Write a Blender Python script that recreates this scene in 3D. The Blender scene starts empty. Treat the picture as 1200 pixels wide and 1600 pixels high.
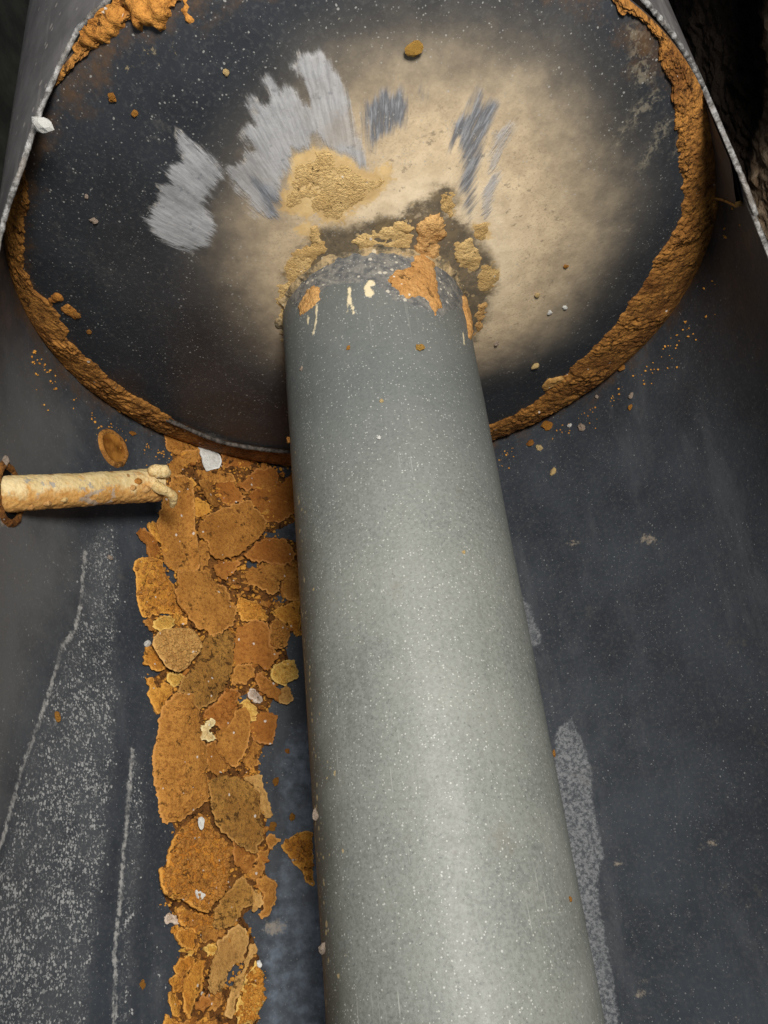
import bpy, math, random
import numpy as np
from mathutils import Vector, Matrix, noise as mnoise
from mathutils.geometry import delaunay_2d_cdt

random.seed(7)
RNG = np.random.default_rng(7)
S = bpy.context.scene
COL = S.collection

# ------------------------------------------------------------------ camera, light, exposure
# Tank frame: axis along Y, dome end at y=0, camera side y<0, TH measured from the tank's lower side.
ROLL = math.radians(42)                       # the tank lies rolled, so that the flakes sit at its lowest line
CR, SR = math.cos(ROLL), math.sin(ROLL)
RM = np.array([[CR, 0, -SR], [0, 1, 0], [SR, 0, CR]])      # tank frame -> world
LIFT = np.array([0, 0, .3])
def world(P): return np.asarray(P, float) @ RM.T + LIFT

CAM_P = np.array([0, -.36504, .39710])
FPX = 1350.0
def euler(rx, ry, rz):
    cx, sx, cy, sy, cz, sz = math.cos(rx), math.sin(rx), math.cos(ry), math.sin(ry), math.cos(rz), math.sin(rz)
    return (np.array([[cz, -sz, 0], [sz, cz, 0], [0, 0, 1]]) @ np.array([[cy, 0, sy], [0, 1, 0], [-sy, 0, cy]])
            @ np.array([[1, 0, 0], [0, cx, -sx], [0, sx, cx]]))
CAM_M = euler(.48575, .07463, -.10363)
cd = bpy.data.cameras.new('camera'); cam = bpy.data.objects.new('camera', cd); COL.objects.link(cam)
cd.sensor_fit = 'VERTICAL'; cd.sensor_height = 36; cd.lens = FPX / 1600 * 36
cd.clip_start = .01; cd.clip_end = 50
m4 = np.eye(4); m4[:3, :3] = RM @ CAM_M; m4[:3, 3] = world(CAM_P)
cam.matrix_world = Matrix(m4.tolist())
S.camera = cam

W = bpy.data.worlds.new('World'); S.world = W; W.use_nodes = True
bg = W.node_tree.nodes['Background']; bg.inputs[0].default_value = (.80, .90, 1.0, 1); bg.inputs[1].default_value = .28

def area(name, P, target, size, power, colr):
    l = bpy.data.lights.new(name, 'AREA'); l.shape = 'DISK'; l.size = size; l.energy = power; l.color = colr
    o = bpy.data.objects.new(name, l); COL.objects.link(o)
    o.location = world(P)
    o.rotation_euler = Vector(world(target) - world(P)).to_track_quat('-Z', 'Y').to_euler()
area('work_lamp', (.10, -.315, .66), (0, -.16, 0), .15, 7.2, (1, .97, .915))
S.view_settings.view_transform = 'Standard'; S.view_settings.look = 'None'
S.view_settings.exposure = 0; S.view_settings.gamma = 1
S.cycles.max_bounces = 6

# ------------------------------------------------------------------ geometry helpers
R_IN, R_OUT, R_FLUE = .2045, .2064, .0541
DOME_H = .027
def dome_y(r):
    return -DOME_H * np.sqrt(np.clip(1 - (np.asarray(r) / (R_IN + .0005)) ** 2.3, 0, 1)) + .004

def ray(px, py):
    d = np.array([(px - 600) / FPX, -(py - 800) / FPX, -1.0])
    return CAM_M @ (d / np.linalg.norm(d))
def on_cyl(px, py, R=R_IN, near=False):
    d = ray(px, py); a = d[0]**2 + d[2]**2; b = CAM_P[0]*d[0] + CAM_P[2]*d[2]; c = CAM_P[0]**2 + CAM_P[2]**2 - R*R
    D = max(b*b - a*c, 0); t = (-b - D**.5) / a if near else (-b + D**.5) / a
    P = CAM_P + t*d
    return math.atan2(P[0], -P[2]), P[1]
def on_dome(px, py):
    d = ray(px, py); ts = np.linspace(.3, 1.1, 1601)
    P = CAM_P + ts[:, None] * d
    r = np.hypot(P[:, 0], P[:, 2]); F = P[:, 1] - np.where(r < R_IN, dome_y(r), 0)
    i = int(np.argmax(F > 0)); i = max(i, 1)
    k = -F[i-1] / (F[i] - F[i-1] + 1e-12)
    p = P[i-1] + k * (P[i] - P[i-1])
    return p[0], p[2]
def cylP(th, y, R): return np.stack([R*np.sin(th), y + 0*th, -R*np.cos(th)], -1)

def fbm(P, scale, octv=3, seed=0):
    """value noise, vectorised; about -1..1"""
    P = np.asarray(P, float) * scale + seed * 17.31
    out = np.zeros(len(P)); amp = 1.; tot = 0
    for o in range(octv):
        i = np.floor(P).astype(np.int64); f = P - i; f = f*f*(3 - 2*f); v = 0
        for dx in (0, 1):
            for dy in (0, 1):
                for dz in (0, 1):
                    h = ((i[:, 0]+dx)*374761393 + (i[:, 1]+dy)*668265263 + (i[:, 2]+dz)*2246822519 + seed*3266489917) & 0xffffffff
                    h = ((h ^ (h >> 15)) * 2246822519) & 0xffffffff; h = ((h ^ (h >> 13)) * 3266489917) & 0xffffffff; h = (h ^ (h >> 16)) & 0xffff
                    w = (f[:, 0] if dx else 1-f[:, 0]) * (f[:, 1] if dy else 1-f[:, 1]) * (f[:, 2] if dz else 1-f[:, 2])
                    v = v + w * (h / 32767.5 - 1)
        out += amp * v; tot += amp; amp *= .5; P = P * 2.03 + 5.7
    return out / tot

def sdf(Q, poly, closed=True):
    """signed distance of points Q (n,2) to a polygon, + inside (or plain distance to an open line)"""
    Q = np.asarray(Q, float); A = np.asarray(poly, float); B = np.roll(A, -1, 0)
    if not closed: A, B = A[:-1], B[:-1]
    lo, hi = A.min(0) - .05, A.max(0) + .05
    if not closed: lo, hi = np.minimum(A, B).min(0) - .05, np.maximum(A, B).max(0) + .05
    sel = ((Q > lo) & (Q < hi)).all(1)
    out = np.full(len(Q), -.05 if closed else .05)
    q = Q[sel]; best = np.full(len(q), 1e9); ins = np.zeros(len(q), bool)
    for a, b in zip(A, B):
        e = b - a; w = q - a
        t = np.clip((w @ e) / (e @ e + 1e-15), 0, 1)
        best = np.minimum(best, np.hypot(*(w - t[:, None]*e).T))
        if closed:
            c = (a[1] > q[:, 1]) != (b[1] > q[:, 1])
            ins ^= c & (q[:, 0] < (b[0]-a[0]) * (q[:, 1]-a[1]) / (b[1]-a[1] + 1e-15) + a[0])
    out[sel] = np.where(ins, best, -best) if closed else best
    return out

def link(name, V, F, mat, parent=None, smooth=True, attrs=None, tank=True):
    """one mesh object; its origin at its own base; V in the tank frame"""
    V = world(V) if tank else np.asarray(V, float)
    o_ = np.array([V[:, 0].mean(), V[:, 1].mean(), V[:, 2].min()])
    me = bpy.data.meshes.new(name)
    F = list(F) if not isinstance(F, np.ndarray) else F
    me.from_pydata((V - o_).tolist(), [], F.tolist() if isinstance(F, np.ndarray) else F)
    if smooth: me.polygons.foreach_set('use_smooth', [True]*len(me.polygons))
    for k, v in (attrs or {}).items():
        v = np.asarray(v, np.float32)
        a = me.attributes.new(k, 'FLOAT' if v.ndim == 1 else 'FLOAT_VECTOR', 'POINT')
        a.data.foreach_set('value' if v.ndim == 1 else 'vector', v.ravel())
    for m in (mat if isinstance(mat, (list, tuple)) else [mat]): me.materials.append(m)
    me.update()
    ob = bpy.data.objects.new(name, me); COL.objects.link(ob)
    ob.location = o_
    if parent is not None:
        bpy.context.view_layer.update()
        ob.parent = parent; ob.matrix_parent_inverse = parent.matrix_world.inverted()
    return ob
def tag(o, label=None, cat=None, group=None, kind=None):
    for k, v in (('label', label), ('category', cat), ('group', group), ('kind', kind)):
        if v: o[k] = v
    return o
def empty(name, P, label, cat, group=None):
    o = bpy.data.objects.new(name, None); o.empty_display_size = .02; COL.objects.link(o); o.location = world(P)
    bpy.context.view_layer.update()
    return tag(o, label, cat, group)
def grid_faces(n, m, closed=False):
    i = np.arange(n if closed else n-1)[:, None]; j = np.arange(m-1)[None]
    a = i*m + j; b = ((i+1) % n)*m + j
    return np.stack([a, b, b+1, a+1], -1).reshape(-1, 4)

# ------------------------------------------------------------------ node helpers
class NT:
    def __init__(s, name):
        s.m = bpy.data.materials.new(name); s.m.use_nodes = True; s.t = s.m.node_tree
        s.b = s.t.nodes['Principled BSDF']; s.co = s.n('ShaderNodeTexCoord').outputs['Object']
    def n(s, typ, **kw):
        x = s.t.nodes.new(typ)
        for k, v in kw.items(): setattr(x, k, v)
        return x
    def put(s, sock, v):
        if isinstance(v, bpy.types.NodeSocket): s.t.links.new(v, sock)
        elif isinstance(v, tuple) and len(v) == 3 and sock.type == 'RGBA': sock.default_value = (*v, 1)
        else: sock.default_value = v
    def math(s, op, a, b=0., c=0., clamp=False):
        x = s.n('ShaderNodeMath', operation=op, use_clamp=clamp)
        for i, v in enumerate((a, b, c)): s.put(x.inputs[i], v)
        return x.outputs[0]
    def add(s, a, b): return s.math('ADD', a, b)
    def mul(s, a, b, clamp=False): return s.math('MULTIPLY', a, b, clamp=clamp)
    def step(s, v, lo, hi, a=0., b=1.):
        x = s.n('ShaderNodeMapRange', interpolation_type='SMOOTHSTEP')
        for i, q in enumerate((v, lo, hi, a, b)): s.put(x.inputs[i], q)
        return x.outputs[0]
    def mix(s, f, a, b):
        x = s.n('ShaderNodeMix', data_type='RGBA'); s.put(x.inputs[0], f); s.put(x.inputs[6], a); s.put(x.inputs[7], b)
        return x.outputs[2]
    def noise(s, scale, det=4., rough=.6, vec=None, dist=0.):
        x = s.n('ShaderNodeTexNoise'); s.put(x.inputs['Vector'], vec or s.co); s.put(x.inputs['Scale'], float(scale))
        s.put(x.inputs['Detail'], float(det)); s.put(x.inputs['Roughness'], float(rough)); s.put(x.inputs['Distortion'], float(dist))
        return x.outputs[0]
    def voro(s, scale, vec=None, out='Distance', feature='F1'):
        x = s.n('ShaderNodeTexVoronoi', feature=feature); s.put(x.inputs['Vector'], vec or s.co); s.put(x.inputs['Scale'], float(scale))
        return x.outputs[out]
    def attr(s, name, out='Fac'):
        x = s.n('ShaderNodeAttribute', attribute_name=name); return x.outputs[out]
    def mapv(s, vec, sc):
        x = s.n('ShaderNodeMapping'); s.put(x.inputs[0], vec); x.inputs['Scale'].default_value = sc; return x.outputs[0]
    def specks(s, scale, size, density, vec=None):
        """sharp specks: one small dot in a share of the voronoi cells"""
        nz = s.n('ShaderNodeTexNoise'); s.put(nz.inputs['Vector'], vec or s.co); s.put(nz.inputs['Scale'], scale*1.3); s.put(nz.inputs['Detail'], 2.)
        ad = s.n('ShaderNodeVectorMath', operation='MULTIPLY_ADD'); s.put(ad.inputs[0], nz.outputs['Color']); ad.inputs[1].default_value = (.55/scale,)*3; s.put(ad.inputs[2], vec or s.co)
        x = s.n('ShaderNodeTexVoronoi', feature='F1'); s.put(x.inputs['Vector'], ad.outputs[0]); s.put(x.inputs['Scale'], float(scale))
        sep = s.n('ShaderNodeSeparateColor'); s.put(sep.inputs[0], x.outputs['Color'])
        rad = s.math('MULTIPLY', sep.outputs[1], size)
        dot = s.step(s.math('SUBTRACT', rad, x.outputs['Distance']), 0., .1)
        if isinstance(density, (int, float)): on = s.math('LESS_THAN', sep.outputs[0], density)
        else: on = s.math('LESS_THAN', sep.outputs[0], density)
        return s.mul(dot, on)
    def bump(s, h, strength=.5, dist=.001, prev=None):
        x = s.n('ShaderNodeBump'); s.put(x.inputs['Strength'], strength); s.put(x.inputs['Distance'], dist); s.put(x.inputs['Height'], h)
        if prev is not None: s.put(x.inputs['Normal'], prev)
        return x.outputs[0]
    def done(s, colr, rough, nrm=None, metal=0., spec=.5):
        s.put(s.b.inputs['Base Color'], colr); s.put(s.b.inputs['Roughness'], rough); s.put(s.b.inputs['Metallic'], metal)
        s.put(s.b.inputs['Specular IOR Level'], spec)
        if nrm is not None: s.put(s.b.inputs['Normal'], nrm)
        return s.m

# ------------------------------------------------------------------ materials
def mat_shell():
    k = NT('dark enamel of the shell')
    big = k.noise(14, 5); fine = k.noise(420, 3, .7); mid = k.noise(70, 5, .65)
    c = k.mix(k.step(big, .3, .7), (.028, .033, .041), (.049, .057, .069))
    c = k.mix(k.mul(k.step(fine, .45, .75), .5), c, (.085, .088, .092))
    # worn blue floor beside the pipe, paled to paint in the light there
    c = k.mix(k.mul(k.step(k.add(k.attr('worn_lit'), k.mul(k.add(mid, -.5), .03)), -.004, .006), k.step(k.noise(120, 5, .7), .35, .75, .15, .8)), c, (.20, .24, .30))
    # dusty film on the upper side
    c = k.mix(k.mul(k.step(k.add(k.attr('film'), k.mul(k.add(k.noise(22, 6, .65), -.5), .1)), -.04, .04), .55), c, (.17, .17, .165))
    # chalk: speckled lime
    ck = k.add(k.attr('chalk'), k.mul(k.add(k.noise(45, 5, .65), -.5), .022))
    dens = k.step(ck, -.004, .016, .0, .62)
    patch = k.step(k.noise(60, 4, .6), .38, .62, .25, 1.)
    worm = k.mul(k.step(k.noise(600, 2, .5, dist=.9), .56, .61), k.step(ck, -.001, .007))
    c = k.mix(k.mul(k.step(ck, -.006, .010), k.step(k.noise(36, 6, .7), .3, .7, .15, .55)), c, (.115, .12, .125))
    sp = k.math('MAXIMUM', k.specks(680, .75, k.mul(dens, patch)), k.mul(worm, k.mul(patch, .8)))
    c = k.mix(k.mul(sp, k.step(fine, .25, .55, .45, .9)), c, (.42, .42, .41))
    # chalk edge lines
    ln = k.step(k.add(k.attr('line'), k.mul(k.add(k.noise(330, 4, .7), -.5), .0075)), .0002, .0020, 1., 0.)
    c = k.mix(k.mul(ln, k.step(k.noise(120, 5, .75), .34, .58, .15, .9)), c, (.40, .39, .37))
    # solid grey rub beside the pipe
    rb = k.step(k.add(k.attr('rub'), k.mul(k.add(k.noise(240, 4, .75), -.5), .008)), -.0005, .002)
    c = k.mix(k.mul(rb, k.step(k.noise(420, 3, .8), .38, .64, .15, 1.)), c, (.23, .235, .245))
    # rust bleeding out of the seam
    rs = k.mul(k.step(k.add(k.attr('seep'), k.mul(k.add(k.noise(48, 6, .75), -.5), 1.5)), .55, 1.), .6)
    c = k.mix(rs, c, (.115, .058, .020))
    # smudges
    sm = k.step(k.add(k.attr('smudge'), k.mul(k.add(k.noise(260, 4, .8), -.5), .016)), .0005, .004)
    c = k.mix(k.mul(sm, .6), c, (.40, .33, .25))
    # loose white specks everywhere
    c = k.mix(k.mul(k.specks(520, .34, k.step(k.noise(26, 4, .6), .45, .65, .03, .34)), .5), c, (.36, .36, .35))
    c = k.mix(k.mul(k.specks(900, .4, .25), .35), c, (.32, .32, .31))
    c = k.mix(k.mul(k.specks(130, .10, .06), .8), c, (.48, .44, .38))
    stn = k.noise(1., 6, .7, vec=k.mapv(k.co, (30, 7, 30)))
    c = k.mix(k.mul(k.step(stn, .50, .74), .45), c, (.105, .112, .122))
    c = k.mix(k.mul(k.step(k.noise(38, 6, .75), .62, .74), .35), c, (.13, .115, .095))
    h = k.add(k.mul(fine, .5), k.mul(sp, 1.))
    return k.done(c, k.step(mid, .3, .7, .42, .62), k.bump(h, .35, .0006), spec=.45)

def mat_outer():
    k = NT('scuffed outer face of the shell')
    a = k.noise(30, 6, .65); s = k.noise(60, 5, .7, vec=k.mapv(k.co, (1, .12, 1)))
    c = k.mix(k.step(a, .3, .7), (.085, .078, .078), (.15, .14, .138))
    c = k.mix(k.mul(k.step(s, .52, .74), .7), c, (.24, .225, .21))
    c = k.mix(k.mul(k.specks(240, .4, .25), .6), c, (.35, .32, .28))
    return k.done(c, .7, k.bump(a, .3, .001), spec=.3)

def mat_edge():
    k = NT('raw cut steel')
    a = k.noise(260, 5, .75); b = k.noise(45, 4, .6)
    c = k.mix(k.step(a, .38, .68), (.08, .075, .07), (.38, .37, .36))
    c = k.mix(k.mul(k.step(b, .44, .66), .7), c, (.15, .125, .10))
    return k.done(c, .5, k.bump(a, .9, .0012), metal=.15, spec=.5)

def mat_dome():
    k = NT('dusty enamel of the dome')
    pol = k.attr('polar', 'Vector')
    big = k.noise(16, 5); fine = k.noise(480, 3, .7); mid = k.noise(75, 6, .7)
    grit = k.noise(800, 2, .6)
    c = k.mix(k.step(big, .3, .7), (.021, .023, .027), (.033, .036, .042))
    c = k.mix(k.mul(k.step(fine, .48, .75), .45), c, (.085, .085, .085))
    # grey-brown haze of dust towards the middle
    tan = k.add(k.attr('tan'), k.mul(k.add(k.noise(16, 5, .5), -.5), .022))
    c = k.mix(k.mul(k.step(tan, -.05, .010), k.step(mid, .2, .75, .5, .8)), c, (.20, .17, .132))
    c = k.mix(k.step(k.add(tan, k.mul(k.add(mid, -.5), .018)), -.030, .044), c, k.mix(k.step(mid, .28, .72), (.53, .395, .245), (.76, .585, .37)))
    c = k.mix(k.mul(k.step(grit, .5, .72), k.mul(k.step(tan, -.01, .02), .45)), c, (.26, .19, .12))
    c = k.mix(k.mul(k.step(tan, .02, .065), .8), c, k.mix(k.step(mid, .25, .7), (.68, .53, .34), (.88, .72, .50)))
    pit = k.mul(k.step(k.noise(170, 4, .7), .60, .67), k.step(tan, 0., .02))
    c = k.mix(k.mul(pit, .55), c, (.17, .13, .09))
    # damp dark halo above the pipe, deepened as painted shade of the recess
    dk = k.add(k.attr('damp_shade'), k.mul(k.add(k.noise(90, 5, .7), -.5), .018))
    dkm = k.mul(k.step(dk, -.003, .007), k.step(k.add(k.noise(58, 6, .72), k.mul(k.attr('damp_shade'), 9.)), .40, .58, .12, 1.))
    oc = k.step(k.add(k.attr('ochre'), k.mul(k.add(k.noise(110, 6, .75), -.5), .022)), -.001, .002)
    c = k.mix(k.mul(oc, .85), c, k.mix(k.step(mid, .3, .7), (.54, .34, .13), (.74, .51, .22)))
    c = k.mix(k.mul(dkm, .9), c, k.mix(k.step(k.noise(190, 5, .75), .4, .62), (.052, .040, .026), (.125, .090, .048)))
    wh = k.mul(k.specks(330, .5, .3), dkm)
    c = k.mix(k.mul(wh, .7), c, (.50, .36, .18))
    # scrapes: smeared scale, torn along the stroke
    st = k.noise(1., 4, .65, vec=pol); stf = k.noise(2.4, 4, .7, vec=pol)
    sc_ = k.add(k.attr('scrape'), k.add(k.mul(k.add(st, -.5), .018), k.mul(k.add(mid, -.5), .012)))
    scm = k.mul(k.step(sc_, -.0020, .0028), k.step(k.add(stf, k.mul(k.attr('scrape'), 90.)), .28, .60, .15, 1.))
    gcol = k.mix(k.step(stf, .34, .64), (.29, .288, .295), (.43, .425, .43))
    gcol = k.mix(k.mul(k.step(k.noise(150, 5, .7), .58, .7), .7), gcol, (.15, .16, .18))
    c = k.mix(k.mul(scm, k.step(k.noise(38, 5, .7), .3, .62, .55, .93)), c, gcol)
    rim = k.mul(k.step(sc_, -.0008, .0003), k.step(sc_, .0008, .0022, 1., 0.))
    c = k.mix(k.mul(rim, k.step(k.noise(130, 3), .5, .65, 0., .3)), c, (.56, .50, .42))
    sl_ = k.add(k.attr('slate'), k.add(k.mul(k.add(st, -.5), .016), k.mul(k.add(mid, -.5), .006)))
    slm = k.mul(k.step(sl_, -.0024, .0032), k.step(stf, .26, .44, .35, 1.))
    c = k.mix(k.mul(slm, .93), c, k.mix(k.step(stf, .42, .68), (.105, .112, .128), (.30, .31, .335)))
    # faint grey-brown finger smears and splashes far from the middle
    sm = k.mul(k.step(k.add(k.attr('smear'), k.mul(k.add(k.noise(110, 5, .75), -.5), .016)), -.001, .004), k.step(k.noise(300, 3, .7, dist=.5), .42, .62))
    c = k.mix(k.mul(sm, .55), c, (.26, .225, .165))
    sp = k.step(k.add(k.attr('splash'), k.mul(k.add(k.noise(150, 5, .8), -.5), .05)), .004, .009)
    c = k.mix(k.mul(sp, .65), c, (.42, .32, .17))
    rs = k.mul(k.step(k.add(k.attr('seep'), k.mul(k.add(k.noise(52, 6, .75), -.5), 1.5)), .55, 1.), .6)
    c = k.mix(rs, c, (.12, .062, .022))
    # loose specks
    c = k.mix(k.mul(k.specks(540, .36, k.step(k.noise(24, 4, .6), .42, .65, .05, .42)), .55), c, (.40, .39, .36))
    c = k.mix(k.mul(k.specks(950, .42, .22), .4), c, (.34, .33, .31))
    c = k.mix(k.mul(k.specks(140, .11, .07), .8), c, (.48, .43, .35))
    c = k.mix(k.mul(k.step(k.noise(30, 6, .75), .58, .74), k.step(tan, .0, -.03, 0., .4)), c, (.12, .112, .10))
    thick = k.math('MAXIMUM', k.mul(scm, .6), k.mul(k.step(tan, -.01, .03), k.mul(mid, .35)))
    h = k.add(k.add(thick, k.mul(fine, .25)), k.mul(k.mul(scm, stf), .35))
    rough = k.mix(k.math('MAXIMUM', k.step(tan, -.03, .02), scm), (.40, .40, .40), (.85, .85, .85))
    return k.done(c, rough, k.bump(h, .5, .0009), spec=.4)

def mat_flue():
    k = NT('speckled grey enamel of the pipe')
    big = k.noise(18, 5, .6); fine = k.noise(620, 3, .75); mid = k.noise(120, 5, .7)
    c = k.mix(k.step(big, .3, .7), (.112, .117, .104), (.164, .167, .147))
    c = k.mix(k.mul(k.step(fine, .36, .62), .5), c, (.225, .232, .21))
    c = k.mix(k.mul(k.step(k.noise(760, 2, .6), .60, .72), .7), c, (.085, .088, .082))
    lon = k.noise(1., 4, .6, vec=k.mapv(k.co, (260, 9, 260)))
    c = k.mix(k.mul(k.step(lon, .48, .75), .16), c, (.085, .088, .078))
    c = k.mix(k.mul(k.step(k.noise(7, 6, .7), .52, .7), .35), c, (.30, .295, .275))
    c = k.mix(k.mul(k.step(k.noise(34, 6, .75), .60, .72), .35), c, (.12, .098, .075))
    scr = k.noise(1., 2, .5, vec=k.mapv(k.co, (900, 26, 900)))
    c = k.mix(k.mul(k.mul(k.step(scr, .66, .72), k.step(k.noise(24, 3), .5, .62)), .45), c, (.42, .42, .39))
    # bluish darkening towards the dome: the lamp's fall-off painted into the colour
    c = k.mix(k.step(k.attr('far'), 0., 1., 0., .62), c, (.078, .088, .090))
    # brown film along the side that faces the flakes, deepened as painted side shading
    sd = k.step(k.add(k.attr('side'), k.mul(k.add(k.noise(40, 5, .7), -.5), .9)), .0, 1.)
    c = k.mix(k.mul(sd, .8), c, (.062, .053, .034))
    c = k.mix(k.mul(k.specks(330, .5, k.mul(sd, .5)), .8), c, (.42, .31, .15))
    # grey collar of scale at the root
    cl = k.add(k.attr('collar'), k.mul(k.add(k.noise(150, 5, .75), -.5), .009))
    clm = k.step(cl, -.0006, .0008)
    c = k.mix(clm, c, k.mix(k.step(k.noise(210, 5, .75), .36, .66), (.075, .078, .082), (.20, .19, .17)))
    c = k.mix(k.mul(k.specks(380, .5, k.mul(clm, .35)), .8), c, (.48, .44, .36))
    mud = k.step(k.add(k.attr('mud'), k.mul(k.add(k.noise(160, 5, .8), -.5), .02)), .0, .003)
    c = k.mix(k.mul(mud, .85), c, k.mix(k.step(mid, .35, .65), (.32, .21, .095), (.50, .37, .19)))
    dr = k.step(k.add(k.attr('drip'), k.mul(k.add(k.noise(320, 4, .8), -.5), .0035)), -.0001, .0008)
    c = k.mix(k.mul(dr, .9), c, (.66, .56, .36))
    c = k.mix(k.mul(k.specks(760, .34, k.step(big, .35, .7, .10, .26)), .38), c, (.60, .59, .54))
    c = k.mix(k.mul(k.specks(1000, .45, .3), .5), c, (.50, .50, .46))
    c = k.mix(k.mul(k.specks(190, .08, .04), .8), c, (.66, .64, .56))
    h = k.add(k.mul(fine, .4), k.add(k.mul(clm, .8), k.mul(dr, .9)))
    return k.done(c, k.step(mid, .3, .7, .5, .62), k.bump(h, .45, .0007), spec=.45)

def mat_rust(name, lo, hi, dark, bump=.6, speck=.35, pits=.5, rough=.88, sc=1.):
    k = NT(name)
    oi = k.n('ShaderNodeObjectInfo').outputs['Random']
    sh = k.n('ShaderNodeVectorMath', operation='ADD'); k.put(sh.inputs[0], k.co)
    cmb = k.n('ShaderNodeCombineXYZ'); k.put(cmb.inputs[0], k.mul(oi, 9.)); k.put(cmb.inputs[1], k.mul(oi, 5.)); k.put(sh.inputs[1], cmb.outputs[0])
    v = sh.outputs[0]
    a = k.noise(75*sc, 6, .65, vec=v); b = k.noise(420*sc, 4, .7, vec=v); f = k.noise(950*sc, 2, .6, vec=v)
    c = k.mix(k.step(k.add(a, k.mul(k.add(oi, -.5), .2)), .32, .68), lo, hi)
    c = k.mix(k.mul(k.step(b, .44, .68), .75), c, dark)
    c = k.mix(k.mul(k.step(k.noise(150*sc, 5, .7, vec=v), .50, .68), .6), c, dark)
    c = k.mix(k.mul(k.step(f, .55, .75), .3), c, tuple(min(1, x*1.35) for x in hi))
    pit = k.mul(k.step(k.noise(270*sc, 4, .65, vec=v), .56, .65), k.step(k.noise(60*sc, 3, .6, vec=v), .60 - .28*min(pits, 1.6)/1.6, .66))
    c = k.mix(k.mul(pit, .8), c, tuple(x*.32 for x in dark))
    c = k.mix(k.mul(k.step(k.noise(1500*sc, 2, .6, vec=v), .50, .66), .35), c, tuple(x*.6 for x in dark))
    rimm = k.mul(k.step(k.add(k.attr('rim'), k.mul(k.add(b, -.5), 1.1)), .42, .8), .6)
    c = k.mix(rimm, c, tuple(min(1, x*1.25 + .03) for x in hi))
    c = k.mix(k.mul(k.specks(330, .36, speck*.3, vec=v), .75), c, (.74, .68, .60))
    h = k.add(k.add(k.mul(a, .6), k.mul(b, .8)), k.add(k.mul(pit, -1.2), k.mul(f, .45)))
    return k.done(c, rough, k.bump(h, min(1., bump*1.4), .0016), spec=.25)

M = dict(
    shell=mat_shell(), outer=mat_outer(), edge=mat_edge(), dome=mat_dome(), flue=mat_flue(),
    rust=mat_rust('ochre rust scale', (.37, .152, .026), (.56, .255, .052), (.22, .075, .013)),
    orange=mat_rust('bright orange rust', (.52, .20, .024), (.74, .36, .06), (.34, .115, .016), bump=.8),
    brown=mat_rust('smooth brown rust', (.32, .11, .017), (.44, .18, .034), (.20, .062, .010), bump=.35, pits=.3),
    pale=mat_rust('pale tan rust', (.44, .225, .06), (.60, .34, .105), (.30, .14, .035), bump=.5),
    grey=mat_rust('greyish pitted rust', (.32, .145, .028), (.47, .235, .05), (.15, .068, .018), bump=.7, pits=1.6),
    seam=mat_rust('dark seam rust', (.17, .064, .013), (.47, .21, .045), (.075, .028, .007), bump=1., speck=.12, pits=1.4, sc=.7),
    ochre=mat_rust('sandy ochre crust', (.58, .37, .14), (.75, .52, .225), (.46, .275, .10), bump=.9, sc=1.6, pits=.2),
    cream=mat_rust('cream limescale', (.68, .47, .19), (.84, .66, .35), (.50, .29, .09), bump=.6, pits=.25),
    tanrust=mat_rust('tan orange crust', (.46, .23, .07), (.64, .38, .145), (.32, .15, .045), bump=1.),
    yellow=mat_rust('yellow orange rust', (.60, .32, .055), (.82, .50, .125), (.46, .21, .03), bump=.9),
    bed=mat_rust('bed rust with painted gap shade', (.115, .045, .010), (.31, .125, .026), (.05, .02, .006), bump=1.2, pits=1.2),  # colour darkened to paint shadow into the gaps between flakes
    white=mat_rust('white flake', (.70, .68, .63), (.80, .79, .75), (.58, .55, .49), bump=.5, speck=0, pits=0),
    pink=mat_rust('pinkish lime crumb', (.52, .40, .31), (.68, .56, .46), (.40, .27, .17), bump=.8),
)
def mat_jacket():
    k = NT('sooty outer jacket')
    a = k.noise(18, 6, .65)
    c = k.mix(k.step(a, .35, .7), (.018, .018, .015), (.05, .05, .042))
    return k.done(c, .8, k.bump(a, .4, .003), spec=.2)
def mat_wool():
    k = NT('scorched insulation')
    a = k.noise(22, 6, .7); b = k.noise(140, 5, .75)
    char = k.step(k.add(k.attr('char'), k.mul(k.add(a, -.5), 1.)), .3, .75)
    c = k.mix(k.step(b, .35, .68), (.26, .165, .10), (.52, .39, .26))
    c = k.mix(char, c, k.mix(k.step(k.noise(9, 4, .6), .4, .7), (.006, .005, .005), (.05, .035, .026)))
    return k.done(c, .95, k.bump(b, 1., .004), spec=.05)
M['jacket'] = mat_jacket(); M['wool'] = mat_wool()
def mat_wet():
    k = NT('wet rust in the port')
    a = k.noise(90, 5, .6)
    return k.done(k.mix(k.step(a, .35, .65), (.17, .062, .012), (.38, .165, .032)), .18, k.bump(a, .6, .002), spec=.5)
M['wet'] = mat_wet()

# ------------------------------------------------------------------ the tank
tank = empty('water_tank', (0, -.2, -R_OUT), 'dark enamelled steel tank cut open lengthwise, with domed end and grey flue pipe inside', 'tank')

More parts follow.
